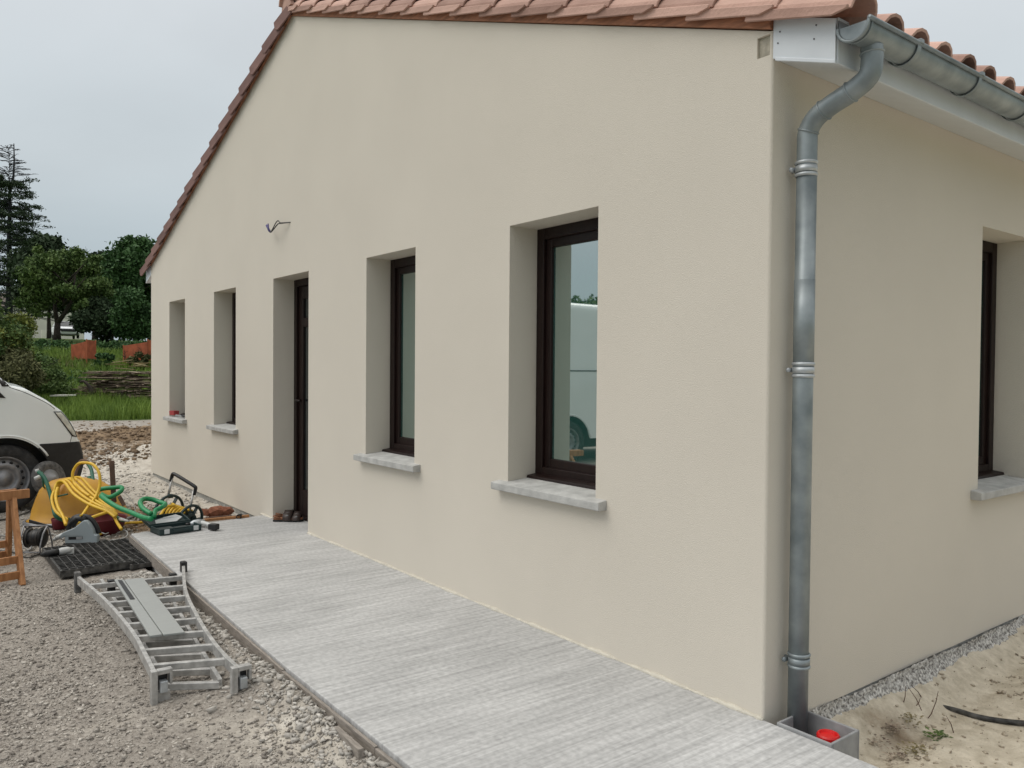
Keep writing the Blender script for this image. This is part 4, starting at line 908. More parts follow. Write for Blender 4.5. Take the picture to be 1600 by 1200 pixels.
mb = MB(); a = rax.cross(V((0, 0, 1))).normalized(); b = rax.cross(a); L_ = (c2-c1).length
P_ = [c1+rax*(.03+(L_-.06)*k/150)+a*.085*math.cos(k*.25)+b*.085*math.sin(k*.25) for k in range(151)]; mb.tube(P_, .012, 8)
mb.tube(smoothpath([c1+rax*.05+V((0, 0, .10)), P(272, 790, D0-.15), P(260, 792, D0-.25), P(249, 806, D0-.35), P(238, 803, D0-.4), P(234, 812, D0-.4)], 6), .012, 8)
mb.build('hose', 'yellow_hose', HC, smooth=True)
MB().box(P(266, 775, D0), (.05, .04, .035)).box(P(296, 803, D0-.1), (.05, .05, .05)).build('bracket', 'case', HC, bevel=.005)

# open tool case on the path corner
TCs = thing('tool_case', gr(285, 832, 0), 'open dark green tool case with paper inside lying on the path corner', 'tool case')
A_, B_ = gr(250, 838, 0), gr(315, 829, 0); cx_ = (B_-A_).normalized(); cy_ = V((-cx_.y, cx_.x, 0)); cl = (B_-A_).length; cdp = .21; ch = .052
if cy_.dot(A_-CAM) < 0: cy_ = -cy_
def cpt(a, b, z): return A_+cx_*a*cl+cy_*b*cdp+V((0, 0, z))
mb = MB(); w_ = .035
mb.prism([cpt(0, 0, .002), cpt(1, 0, .002), cpt(1, 1, .002), cpt(0, 1, .002)], (0, 0, .008))
for (a0, b0, a1, b1) in ((0, 0, 1, .06), (0, .94, 1, 1), (0, .06, .03, .94), (.97, .06, 1, .94)): mb.prism([cpt(a0, b0, .010), cpt(a1, b0, .010), cpt(a1, b1, .010), cpt(a0, b1, .010)], (0, 0, ch-.01))
mb.build('base', 'case', TCs, bevel=.004)
mb = MB(); mb.prism([cpt(.10, .12, .02), cpt(.45, .12, .02), cpt(.45, .85, .02), cpt(.10, .85, .02)], (0, 0, .016)); mb.prism([cpt(.5, .2, .02), cpt(.92, .2, .02), cpt(.92, .8, .02), cpt(.5, .8, .02)], (0, 0, .01)); mb.build('inlay', 'case_in', TCs, bevel=.004)
def lpt(a, b, z): return cpt(a, 1.04, ch*.8)+cy_*b*cdp*.93+V((0, 0, -.012+b*.085*.45+z))
mb = MB(); mb.prism([lpt(0, 0, 0), lpt(1, 0, 0), lpt(1, 1, 0), lpt(0, 1, 0)], (0, 0, .006))
for (a0, b0, a1, b1) in ((0, 0, 1, .05), (0, .95, 1, 1), (0, .05, .03, .95), (.97, .05, 1, .95)): mb.prism([lpt(a0, b0, .007), lpt(a1, b0, .007), lpt(a1, b1, .007), lpt(a0, b1, .007)], (0, 0, .024))
mb.build('lid', 'case', TCs, bevel=.003)
MB().prism([lpt(.18, .1, .011), lpt(.62, .08, .011), lpt(.92, .55, .02), lpt(.80, .75, .03), lpt(.5, .6, .03), lpt(.25, .55, .016)], (0, 0, .004)).build('paper', 'paper', TCs)
for a in (.10, .80): MB().prism([cpt(a, -.03, .012), cpt(a+.12, -.03, .012), cpt(a+.12, -.03, .048), cpt(a, -.03, .048)], cy_*.007).build('latch', 'paper', TCs, bevel=.002)
MB().prism([cpt(.30, -.06, .024), cpt(.72, -.06, .024), cpt(.72, -.06, .040), cpt(.30, -.06, .040)], cy_*.012).build('handle', 'case', TCs, bevel=.004)
# cordless driver lying next to the case
CDv = thing('cordless_driver', gr(325, 828, 0), 'silver cordless driver lying beside the tool case with its black battery', 'power tool')
p0 = cpt(1.06, .75, .035); p1 = cpt(1.22, .30, .035); p2 = gr(334, 829, 0)+V((0, 0, .03))
MB().tube([p0-cx_*.05, p0-cx_*.02, p0+cx_*.02, p0+cx_*.07], [.013, .028, .030, .024], 14).build('body', 'zinc_new', CDv, smooth=True)
MB().cyl(p0-cx_*.05, p0-cx_*.085, .012, 12).build('chuck', 'black_plastic', CDv, smooth=True)
MB().tube([p0+cx_*.04, p1, p2-(p2-p1)*.2], [.020, .017, .017], 12).build('grip', 'light_plastic', CDv, smooth=True)
MB().box(p2+V((0, 0, .002)), (.055, .075, .048), Matrix.Rotation(math.atan2(cx_.y, cx_.x)+.5, 3, 'Z')).build('battery', 'black_plastic', CDv, bevel=.006)
# battens, brick fragment, pipe stub
o = MB().beam(gr(318, 813, .012), gr(389, 806, .012), .03, .022).build('batten', 'pine', bevel=.002); tag(o, 'long orange brown batten lying on the far edge of the concrete path', 'batten')
o = MB().beam(gr(322, 809.5, .008), gr(362, 806, .008), .018, .014).build('batten', 'stake', bevel=.002); tag(o, 'short thin batten lying just behind the long one', 'batten')
bk = gr(337, 803, -.06); mb = MB(); bv, bf = ico(); 
for (dx, dy, sc) in ((0, 0, .085), (.03, .10, .07), (-.02, -.09, .055), (-.10, .02, .05)):
    q = bv*(1+rng.uniform(-.3, .3, (12, 1)))*np.array([1, 1.1, .75])*sc+np.array([bk.x+dx, bk.y+dy, -.04]); mb.add(q.tolist(), bf.tolist())
tag(mb.build('brick_fragment', 'brick'), 'broken lump of red brown brick lying between hose reel and wall', 'brick')
o = MB().lathe(gr(374, 807, .015), V((.8, -.5, .1)), [(-.05, .022), (.03, .022), (.03, .017), (-.04, .017)], 16).build('pipe_stub', 'black_plastic', smooth=True); tag(o, 'short black pipe stub poking out at the foot of the wall behind the batten', 'pipe')

# sandals by the door
def sandal(c, ang, label, mirror=1):
    T = thing('sandal', (c.x, c.y, 0.002), label, 'sandal', 'pair of sandals by the door'); R = Matrix.Rotation(ang, 3, 'Z')
    half = [(-.13, .0), (-.125, .028), (-.10, .038), (-.05, .034), (0, .036), (.06, .048), (.10, .044), (.128, .022), (.135, 0)]
    outl = half+[(x, -y*.85) for x, y in half[1:-1][::-1]]
    L3 = lambda x, y, z: V((c.x, c.y, .002))+R @ V((x, y*mirror, z))
    MB().prism([L3(x, y, 0) for x, y in outl], (0, 0, .014)).build('sole', 'black_plastic', T, bevel=.003)
    mb = MB(); mb.prism([L3(x*.97, y*.95, .015) for x, y in outl], (0, 0, .016)); mb.build('footbed', 'cork', T, bevel=.006, seg=3)
    mb = MB(); mb.tube([L3(x*.93, y*.93, .034) for x, y in half[:4]+[(x, -y*.85) for x, y in half[1:4]][::-1]] if False else [L3(-.06, .034, .034), L3(-.10, .035, .04), L3(-.125, .0, .043), L3(-.10, -.03, .04), L3(-.06, -.03, .034)], .007, 8); mb.build('heel_rim', 'cork', T, smooth=True)
    for (x0, wd_, h_) in ((.0, .075, .068), (.078, .070, .056)):
        vs = []; n = 10
        for dx in (-wd_/2, wd_/2):
            for th_ in (0, .004):
                for k in range(n+1):
                    q = math.pi*k/n; vs.append(L3(x0+dx, -(.047)*math.cos(q), .012+(h_-.012-th_)*math.sin(q)**.7))
        m_ = n+1; fs = []
        for k in range(n): fs += [(k, k+1, 2*m_+k+1, 2*m_+k), (m_+k+1, m_+k, 3*m_+k, 3*m_+k+1), (k, m_+k, m_+k+1, k+1), (2*m_+k, 2*m_+k+1, 3*m_+k+1, 3*m_+k)]
        mb = MB().add(vs, fs); st_ = mb.build('strap', 'leather', T, smooth=True)
        MB().box(L3(x0, -.03, h_*.83), (.016, .012, .006)).build('buckle', 'zinc_new', st_)
s0 = gr(450, 814.5, 0); ex = (gr(470, 811, 0)-gr(430, 811, 0)).normalized(); an = math.atan2(ex.y, ex.x)
sandal(s0, an, 'brown leather sandal nearer to the concrete path edge, by the door', 1)
s1 = gr(452, 809, 0); sandal(V((s1.x, s1.y, 0)), an+.06, 'brown leather sandal half hidden behind the other one, by the door', -1)

# box and pliers on the far sill
RB = thing('card_box', (-8.2, .02, .735), 'small red card box on the farthest window sill', 'box'); b0 = V((-8.33, .045, .757)) 
MB().box((-8.335, .03, .778), (.10, .07, .052), Matrix.Rotation(.3, 3, 'Z')).build('box_body', 'red_box', RB, bevel=.003)
RB.location = (-8.335, .03, .75)
for ch_ in RB.children: ch_.matrix_parent_inverse = Matrix.Translation((-8.335, .03, .75)).inverted()
PL = thing('pliers', (-8.05, .03, .745), 'grey pliers lying beside the red box on the farthest window sill', 'pliers')
MB().tube([(-8.22, .02, .752), (-8.10, .03, .757), (-8.0, .05, .753)], [.012, .008, .012], 8).build('jaw', 'box_grey', PL, smooth=True)
MB().tube([(-8.04, .04, .760), (-7.93, .02, .764), (-7.83, .05, .760)], .013, 8).build('handle', 'black_plastic', PL, smooth=True)

# ---------------------------------------------------------------- gully box and things by the side wall
GB = thing('gully_box', (.165, .12, -.25), 'grey plastic gully box under the downpipe at the house corner', 'gully box')
x0, x1, y0, y1, zt, zl = .055, .282, .003, .196, .012, -.30; t_ = .011; mb = MB()
mb.span(x0, x1, y0, y0+t_, zl, zt).span(x0, x1, y1-t_, y1, zl, zt).span(x0, x0+t_, y0+t_, y1-t_, zl, zt).span(x1-t_, x1, y0+t_, y1-t_, zl, zt).span(x0+t_, x1-t_, y0+t_, y1-t_, -.12, -.11)
mb.build('box', 'box_grey', GB, bevel=.004, seg=2)
MB().lathe((.20, .12, -.075), (0, 0, 1), [(0, .042), (.058, .042), (.064, .038), (.064, .033), (.056, .030), (.056, 0)], 32).build('red_cap', 'red', GB, smooth=False)
MB().box((.19, y1-t_-.001, -.055), (.022, .003, .012)).box((.16, y1-t_-.001, -.075), (.012, .003, .01)).build('mortar_splash', 'slurry', GB)
bl = lambda px, py, z=-.19: gr(px, py, z)
def sandp(px, py, h=.0):
    p = gr(px, py, -.18)
    for _ in range(8): p = gr(px, py, float(tz(p.x, p.y)))
    p.z += h; return p
lead('pipe_end', [sandp(1472, 1100, -.015), sandp(1495, 1113, .008), sandp(1530, 1124, .01), sandp(1575, 1132, .012), sandp(1640, 1137, .012), sandp(1760, 1140, .0)], .0125, MT['dusty_black'], 'black plastic pipe half buried in the sand beside the side wall', 'pipe')
def twig(pts, label): return tag(MB().tube(pts, [.0022]*(len(pts)-1)+[.0012], 5).build('dry_stem', 'stake'), label, 'dry stem')
DS = thing('dry_weed', sandp(1430, 1110), 'dead grey weed with thin forked stems in the sand near the gully box', 'weed')
for a_, b_ in (((1440, 1110), (1420, 1075)), ((1410, 1105), (1415, 1072)), ((1440, 1090), (1425, 1072)), ((1430, 1105), (1438, 1090)), ((1455, 1115), (1466, 1080)), ((1450, 1122), (1458, 1108)), ((1490, 1145), (1478, 1118))):
    p = sandp(*a_); q_ = at(b_[0], b_[1], (p-CAM).dot(_f)); MB().tube([p, (p+q_)/2+V((.005, 0, .003)), q_], [.0022, .002, .001], 5).build('stem', 'stake', DS)
def leafclump(name, c, n, size, r, m, label, cat='weed', up=.5, parent=None):
    mb = MB()
    for k in range(n):
        a = random.uniform(0, 6.28); d = V((math.cos(a), math.sin(a), random.uniform(.1, up))).normalized(); p = c+V((math.cos(a), math.sin(a), 0))*random.uniform(0, r)+V((0, 0, random.uniform(0, r*.35)))
        s_ = d.cross(V((0, 0, 1))).normalized()*size*.35; L2 = size*random.uniform(.6, 1.2)
        mb.add([p, p+d*L2*.45+s_, p+d*L2+V((0, 0, -size*.15)), p+d*L2*.45-s_], [(0, 1, 2), (0, 2, 3)])
    o = mb.build(name, m, parent, fix=False)
    if not parent: tag(o, label, cat)
    return o
leafclump('green_weed', sandp(1465, 1152), 60, .022, .045, 'foliage', 'low green weed growing in the sand beside the gully box')
for k, (a_, b_, n_) in enumerate(((1395, 1140, 90), (1420, 1125, 70), (1370, 1160, 60), (1430, 1175, 80), (1400, 1185, 60))):
    leafclump('withered_weed', sandp(a_, b_), n_, .016, .055, 'straw' if k % 2 else 'old_wood', ['brown withered weed nearest the rough cast strip', 'straw coloured withered weed between the rough cast strip and the dead stems', 'brown withered weed closest to the gully box', 'straw coloured withered weed below the green weed', 'brown withered weed at the bottom edge beside the path'][k])

# ---------------------------------------------------------------- background
def zt_(x, y): return float(tz(x, y))
def leafmesh(name, blobs, n, size, m, parent=None, shell=.55):      # blobs: (centre, (rx, ry, rz))
    wts = np.array([r[0]*r[1]*r[2] for c, r in blobs])**.8; wts /= wts.sum(); bi = rng.choice(len(blobs), n, p=wts)
    C = np.array([c for c, r in blobs])[bi]; R_ = np.array([r for c, r in blobs])[bi]
    d = rng.normal(size=(n, 3)); d /= np.linalg.norm(d, axis=1)[:, None]; rad = shell+(1-shell)*rng.random(n)**.6; rad *= 1+.16*rng.normal(size=n)
    P_ = C+d*R_*rad[:, None]
    a = rng.normal(size=(n, 3)); a /= np.linalg.norm(a, axis=1)[:, None]; b = np.cross(a, rng.normal(size=(n, 3))); b /= np.linalg.norm(b, axis=1)[:, None]
    s_ = size*rng.uniform(.5, 1.25, n)[:, None]; a = a*s_; b = b*s_*.55
    v = np.stack([P_-a, P_+b, P_+a, P_-b], 1).reshape(-1, 3); f = (np.arange(n)*4)[:, None]+np.arange(4)[None]
    return npmesh(name, v, f, m, parent)
def limbs(mb, base, h, r, n, spread, lean=0, start=.35):
    top = base+V((lean, lean*.5, h)); k = 9
    P_ = [base.lerp(top, i/k)+V((random.uniform(-.03, .03)*h*.3, random.uniform(-.03, .03)*h*.3, 0)) for i in range(k+1)]; P_[0] = base
    mb.tube(P_, [r*(1-.75*i/k) for i in range(k+1)], 8)
    for i in range(n):
        t = random.uniform(start, .9); p = base.lerp(top, t); a = random.uniform(0, 6.28); L_ = spread*(1.15-t)*random.uniform(.7, 1.1); q = p+V((math.cos(a)*L_, math.sin(a)*L_, L_*random.uniform(.3, .8)))
        mid_ = p.lerp(q, .5)+V((0, 0, L_*.1)); mb.tube([p, mid_, q], [r*.42*(1-t*.5), r*.28*(1-t*.5), r*.07], 6)
def crownblobs(c, R_, n, k=.42):
    out = []
    for i in range(n):
        d = V((random.gauss(0, 1), random.gauss(0, 1), random.gauss(0, 1))).normalized(); q = random.uniform(.45, .85)
        r = k*random.uniform(.65, 1.2); out.append(((c.x+d.x*R_[0]*q, c.y+d.y*R_[1]*q, c.z+d.z*R_[2]*q), (R_[0]*r, R_[1]*r, R_[2]*r)))
    return out
def tree(name, base, h, cc, R_, m, nleaf, size, label, nb=16, tr=.22, cat='tree', grp=None, spread=None, start=.35):
    T = thing(name, base, label, cat, grp); mb = MB(); limbs(mb, V(base), h, tr, 9, spread or R_[0]*.9, start=start); mb.build('trunk', 'bark', T, smooth=True)
    leafmesh('crown', crownblobs(V(cc), R_, nb), nleaf, size, m, T); return T
PL_ = 2.95
# broad tree with a forked trunk in front of the white house
b = P(89, 533, 47); b.z = zt_(b.x, b.y); c = P(98, 440, 47)
T = thing('broad_tree', b, 'broad green tree with dark forked trunk standing in front of the white car', 'tree')
mb = MB(); tp1 = P(112, 470, 47); tp2 = P(86, 465, 47.3); fk = P(90, 505, 47)
mb.tube([b, P(89, 520, 47), fk], [.24, .18, .16], 10); mb.tube([fk, P(102, 488, 47), tp1, P(118, 430, 47)], [.15, .12, .09, .03], 8); mb.tube([fk, P(86, 485, 47.1), tp2, P(78, 425, 47.3)], [.15, .11, .09, .03], 8)
for k in range(8): a_ = P(random.uniform(88, 112), random.uniform(445, 480), 47); mb.tube([a_, P(random.uniform(60, 140), random.uniform(405, 450), 47+random.uniform(-1.5, 1.5))], [.09, .02], 6)
mb.build('trunk', 'bark', T, smooth=True)
bl_ = [((q.x, q.y, q.z), (rr, rr, rr*.62)) for q, rr in [(P(x, y, 47+random.uniform(-1.6, 1.6)), r) for x, y, r in [(60, 430, .9), (75, 412, 1.0), (95, 403, 1.0), (118, 408, 1.0), (135, 425, 1.0), (152, 445, .85), (158, 462, .6), (50, 447, .8), (70, 450, .95), (92, 432, 1.1), (115, 440, 1.1), (135, 455, .85), (45, 462, .6), (62, 468, .6), (84, 460, .7), (106, 455, .7), (104, 398, .6), (70, 478, .5), (60, 486, .45), (76, 490, .3), (46, 476, .5), (128, 464, .45), (136, 476, .45), (146, 470, .55), (168, 448, .45), (36, 455, .45), (66, 396, .45), (124, 392, .5), (140, 402, .5)]]]
leafmesh('crown', [(tuple(np.array(c)+rng.normal(0, .18, 3)), tuple(q*rng.uniform(.62, 1.0) for q in r)) for c, r in bl_ for _ in (0, 1)], 30000, .105, 'foliage', T, .3)
# dark tree behind it
b = P(75, 520, 58); b.z = zt_(b.x, b.y)-.1; tree('dark_tree', b, 6.5, P(95, 425, 58), (3.2, 3.2, 2.3), 'foliage_dark', 15000, .19, 'dark evergreen tree behind the broad forked tree', 18, .11)
b = P(78, 520, 60); b.z = zt_(b.x, b.y)-.1; tree('dark_tree', b, 7.0, P(82, 400, 60), (1.6, 1.6, 1.4), 'foliage_dark', 6000, .18, 'dark pointed tree top beside the bare conifer', 10, .10)
b = P(148, 520, 56); b.z = zt_(b.x, b.y)-.1; tree('dark_tree', b, 4.6, P(148, 440, 56), (1.5, 1.5, 1.9), 'foliage_dark', 6000, .18, 'dark narrow tree between the broad tree and the tall green tree', 10)
# leafy tree at the right, partly behind the new house
b = P(212, 525, 55); b.z = zt_(b.x, b.y)-.1; tree('tall_green_tree', b, 6.5, P(212, 432, 55), (2.4, 2.4, 2.7), 'foliage_deep', 24000, .16, 'tall deep green tree rising behind the left corner of the new house', 18)
b = P(235, 525, 57); b.z = zt_(b.x, b.y)-.1; tree('tall_green_tree', b, 6.5, P(238, 430, 57), (2.2, 2.2, 2.4), 'foliage_deep', 15000, .16, 'deep green tree hidden mostly by the new house roof edge', 14)
b = P(210, 535, 46); b.z = zt_(b.x, b.y); tree('small_tree', b, 2.2, P(212, 490, 46), (1.35, 1.35, 1.5), 'foliage_deep', 15000, .11, 'small green tree beside the new house corner above the orange barrier', 14, .1)
b = P(176, 535, 46.5); b.z = zt_(b.x, b.y); tree('dark_bush', b, 1.6, P(156, 500, 46.5), (1.35, 1.35, 1.2), 'foliage_dark', 11000, .12, 'round dark bush right of the white car', 12, .08, 'bush')
# dead conifer with drooping bare branches
b = V((-71.3, 4.45, 3.4)); T = thing('bare_conifer', b, 'tall sparse conifer with bare dark branches against the sky', 'tree'); mb = MB(); th_ = 15.1
mb.tube([b+V((random.uniform(-.05, .05), random.uniform(-.05, .05)+(.1*i if i > 9 else 0)*.3, th_*i/12)) for i in range(13)], [.30*(1-i/13.5) for i in range(13)], 8); mb.build('trunk', 'bark_grey', T, smooth=True)
mb = MB(); tips = []
for k in range(270):
    t = .10+.88*(k/270)**.92; z_ = th_*t; a = random.uniform(0, 6.28); L_ = (4.4*(1-t)**.75+.35)*random.uniform(.55, 1.1); L_ = min(L_, 4.4)
    p = b+V((0, 0, z_)); dr = V((math.cos(a), math.sin(a), 0)); up = .25 if t > .75 else -.02
    Q = [p, p+dr*L_*.4+V((0, 0, up*L_*.5+.05*L_)), p+dr*L_*.8+V((0, 0, up*L_-.05*L_)), p+dr*L_+V((0, 0, up*L_+.02))]
    mb.tube(Q, [.055*(1-t*.6), .04*(1-t*.6), .022, .01], 5)
    for j in range(7):
        s_ = random.uniform(.3, 1); q = Q[0].lerp(Q[3], s_)+V((0, 0, .06*L_*math.sin(s_*3))); a2 = a+random.choice((-1, 1))*random.uniform(.4, 1.0); l2 = L_*.28*random.uniform(.5, 1.1)
        e_ = q+V((math.cos(a2)*l2, math.sin(a2)*l2, random.uniform(-.25, .15)*l2)); mb.tube([q, e_], [.018, .008], 4)
        if t < .8 and random.random() < .72: tips.append(q.lerp(e_, random.uniform(.3, 1)))
mb.build('branches', 'bark_grey', T)
leafmesh('needle_tufts', [((p.x, p.y, p.z), (.5, .5, .16)) for p in tips], 34000, .08, 'foliage_dark', T, .1)
# thin bare shrubs on the skyline
mb = MB(); b = P(140, 440, 57)
T = thing('bare_branches', P(140, 440, 57), 'thin bare branches sticking up between the broad tree and the tall green tree', 'branches')
for k in range(16): a_ = P(random.uniform(125, 150), random.uniform(400, 415), 57); mb.tube([P(138+random.uniform(-8, 8), 440, 57), a_, a_+V((0, random.uniform(-.6, 1.3), random.uniform(.1, .8)))], [.04, .02, .008], 4)
mb.build('branch', 'bark_grey', T)
# big shrubs at the left edge
b = P(5, 640, 25); b.z = zt_(b.x, b.y)
tree('large_bush', b, 2.2, P(8, 527, 25), (1.15, 1.0, .85), 'foliage_yellow', 17000, .06, 'large yellow green bush at the left edge above the van', 14, .08, 'bush')
tree('large_bush', P(-30, 640, 24.5), 2.2, P(-25, 535, 24.5), (1.2, 1.0, 1.2), 'foliage', 12000, .06, 'green bush cut by the left edge of the photo beside the yellow green bush', 12, .08, 'bush')
tree('scrub_bush', P(12, 640, 24), 1.2, P(15, 585, 24), (1.3, 1.0, .8), 'scrub', 16000, .055, 'brownish tangled scrub below the yellow green bush', 14, .06, 'bush', start=.1)
tree('scrub_bush', P(70, 625, 27), .9, P(75, 602, 27), (1.1, .9, .55), 'foliage', 11000, .055, 'low green scrub on the bank between van and wood pile', 12, .05, 'bush', start=.1)
tree('scrub_bush', P(55, 590, 32), .9, P(60, 572, 33), (1.5, 1.0, .55), 'foliage', 6500, .08, 'low dark green scrub on the bank under the orange barrier end', 12, .05, 'bush', start=.1)
tree('scrub_bush', P(195, 565, 36), .5, P(163, 563, 35), (.45, .4, .3), 'foliage_deep', 1800, .06, 'small round dark green bush between the two orange barriers', 6, .03, 'bush', start=.1)
tree('scrub_bush', P(220, 560, 36), .5, P(219, 562, 35.5), (.55, .5, .35), 'scrub', 2200, .07, 'straggly bush growing in front of the right orange barrier', 6, .03, 'bush', start=.1)
# hedge along the terrace edge
T = thing('hedge', P(150, 545, 43), 'long low hedge on the terrace edge in front of the white house', 'hedge'); bl_ = []
for k in range(26): q = P(20+k*10, 546+random.uniform(-3, 3), 43.5); bl_.append(((q.x, q.y, q.z), (.6, .42, .38*random.uniform(.7, 1.2))))
leafmesh('foliage_mass', bl_, 14000, .11, 'foliage_deep', T, .4)
# weeds and tall grass: blades over the bank
def blades(name, n, x0, x1, y0, y1, h0, h1, m, label, wd_=.02, cond=None):
    px, py = rng.uniform(x0, x1, n), rng.uniform(y0, y1, n)
    if cond is not None: k = cond(px, py); px, py = px[k], py[k]
    n = len(px); pz = tz(px, py)-.02; h = rng.uniform(h0, h1, n)*(.65+1.1*np.clip(vnoise(px, py, 1.1, 77)+.35, 0, 1)); a = rng.uniform(0, 6.28, n); l = rng.uniform(.05, .55, n)*h; b_ = rng.uniform(0, 6.28, n)
    dx, dy = np.cos(a)*wd_/2, np.sin(a)*wd_/2; p = np.stack([px, py, pz], -1); w_ = np.stack([dx, dy, 0*dx], -1); ln = np.stack([np.cos(b_)*l, np.sin(b_)*l, h], -1)
    m1 = p+ln*[.35, .35, .6]
    v = np.stack([p-w_, p+w_, m1+w_*.7, m1-w_*.7, p+ln], 1).reshape(-1, 3); i = (np.arange(n)*5)[:, None]
    f = np.concatenate([i+np.array([[0, 1, 2]]), i+np.array([[0, 2, 3]]), i+np.array([[3, 2, 4]])], 0)
    return tag(npmesh(name, v, f, m), label, 'grass', kind='stuff')
blades('grass_strip', 36000, -27.8, -20, -3.0, 7.0, .12, .42, 'grass', 'bright green long grass along the far side of the dusty track', .022, lambda x, y: (1.8-x+.5*vnoise(x, y, 1.2, 12) > 22.7))
blades('bank_grass', 46000, -46, -27, -3.0, 10, .10, .45, 'grass', 'rough green grass and weeds covering the bank up to the hedge', .035, lambda x, y: (x < -29.2) | (y < 1.4))
blades('dry_grass', 5000, -42, -22, -3.0, 9, .2, .7, 'straw', 'straw coloured dry grass mixed into the bank', .02, lambda x, y: vnoise(x, y, .5, 55) > .12)
bl_ = []
for k in range(330):
    x_, y_ = random.uniform(-46, -30.4), random.uniform(-3, 9.5); r_ = random.uniform(.10, .34)
    bl_.append(((x_, y_, zt_(x_, y_)+r_*.4), (r_*1.3, r_*1.3, r_*.75)))
o = leafmesh('undergrowth', bl_, 26000, .06, 'foliage', None, .2); tag(o, 'low leafy weeds spread through the grass of the bank', 'weeds', kind='stuff')
o = leafmesh('dark_undergrowth', [(c, r) for c, r in bl_[::3]], 9000, .07, 'foliage_deep', None, .2); tag(o, 'darker leafy weeds in clumps on the bank', 'weeds', kind='stuff')
# orange barrier panels
def barrier(pts, label):
    T = thing('orange_barrier', pts[0][0], label, 'barrier', None)
    for (a_, b_, h_) in pts:
        mb = MB(); d = (b_-a_); n = max(4, int(d.length/.09)); nrm = V((-d.y, d.x, 0)).normalized()
        mb.prism([a_, b_, b_+V((0, 0, h_)), a_+V((0, 0, h_))], nrm*.012); mb.build('mesh_panel', 'orange', T)
        mb = MB()
        for i in range(n+1): p = a_.lerp(b_, i/n)-nrm*.010; mb.beam(p, p+V((0, 0, h_)), .016, .012, nrm)
        mb.build('ribs', 'orange', T)
        for p in (a_, b_): MB().cyl(p-V((0, 0, .35)), p+V((0, 0, h_+.04)), .025, 8).build('post', 'orange', T)
barrier([(P(112, 565, 37.5), P(135, 560, 36.6), .78), (P(135.5, 560, 36.6), P(149.5, 561, 37.6), .85)], 'orange mesh barrier panel folded in a shallow V above the grass bank')
q0 = P(193, 568, 37); q1 = P(231, 563, 35.6); barrier([(q0, q1, .82), (q1, P(250, 563, 36), .9)], 'orange mesh barrier partly hidden behind the left corner of the new house')
o = leafclump('autumn_shrub', P(40, 538, 26), 300, .10, .16, 'straw', 'small ochre clump of leaves in the left bushes')
# wood pile
WP = thing('wood_pile', P(185, 620, 27), 'long stack of weathered grey brown planks on the grass', 'wood pile'); mb = MB()
a0 = P(134, 628, 27.6); dirv = (P(262, 628, 26.6)-a0); dirv.z = 0; Lw = dirv.length; dirv.normalize(); nv = V((-dirv.y, dirv.x, 0)); a0.z = .10
pn = 0; layers = [0]
z_ = a0.z; ly = 0
while z_ < 1.13:
    th_ = random.choice((.022, .027, .034)); 
    for r_ in range(3):
        s_ = random.uniform(-.05, .35)+(0 if ly < 14 else random.uniform(.0, .5)); 
        while s_ < Lw:
            ln_ = random.uniform(.35, 1.9); off_ = (r_-1)*.30+random.uniform(-.10, .10)
            aa = a0+dirv*s_+nv*off_; bb = a0+dirv*min(s_+ln_, Lw+.2)+nv*(off_+random.uniform(-.16, .16)); aa.z = z_+th_/2+random.uniform(-.006, .006); bb.z = z_+th_/2+random.uniform(-.035, .035)
            if random.random() < .88: mb.beam(aa, bb, random.uniform(.10, .22), th_*random.uniform(.6, .9))
            if random.random() < .55: c_ = a0+dirv*(s_+random.uniform(0, ln_)); c_.z = z_+th_/2; mb.beam(c_-nv*random.uniform(.40, .62), c_+nv*.3, random.uniform(.06, .16), th_)
            s_ += ln_+random.uniform(.02, .3)
    z_ += th_+(.03 if ly % 4 == 3 else .004); ly += 1
mb.build('planks', 'old_wood', WP)
mb = MB()
for k in range(9): aa = P(random.uniform(165, 215), random.uniform(566, 577), 26.8); mb.beam(aa, aa+V((random.uniform(-.5, .5), random.uniform(.2, .9), random.uniform(-.08, .10))), .12, .02)
mb.build('loose_boards', 'straw', WP)
ST = thing('old_root', P(137, 620, 26.4), 'dark curved rotten branch leaning against the left end of the wood pile', 'branch')
MB().tube(smoothpath([P(125, 597, 26.4), P(131, 596, 26.4), P(139, 603, 26.4), P(143, 613, 26.4), P(140, 624, 26.4)], 5), [.03+.003*i for i in range(21)], 8).build('branch', 'bark', ST, smooth=True)
o = MB().prism([gr(143, 680, .22)+V((-.2, 0, 0)), gr(166, 679, .22), gr(167, 676, .22), gr(145, 676, .22)], (0, 0, .08)).build('brick', 'brick', bevel=.004); tag(o, 'lone brown brick lying on top of the earth heap', 'brick')
q = V((-12.35, .06, 0)); q = P(152, 677, 14.3); o.data.transform(Matrix.Identity(4))
o2 = MB().box((q.x, q.y, zt_(q.x, q.y)+.02), (.10, .22, .09), Matrix.Rotation(.2, 3, 'Z')).build('brick', 'old_wood', bevel=.004); bpy.data.objects.remove(o); tag(o2, 'lone brown block lying on top of the earth heap', 'brick')
o = MB().beam(P(85, 618, 24.6), P(112, 617.5, 24.6), .5, .04).build('slab_edge', 'white_wall'); tag(o, 'pale concrete slab showing in the grass behind the van bonnet', 'slab')
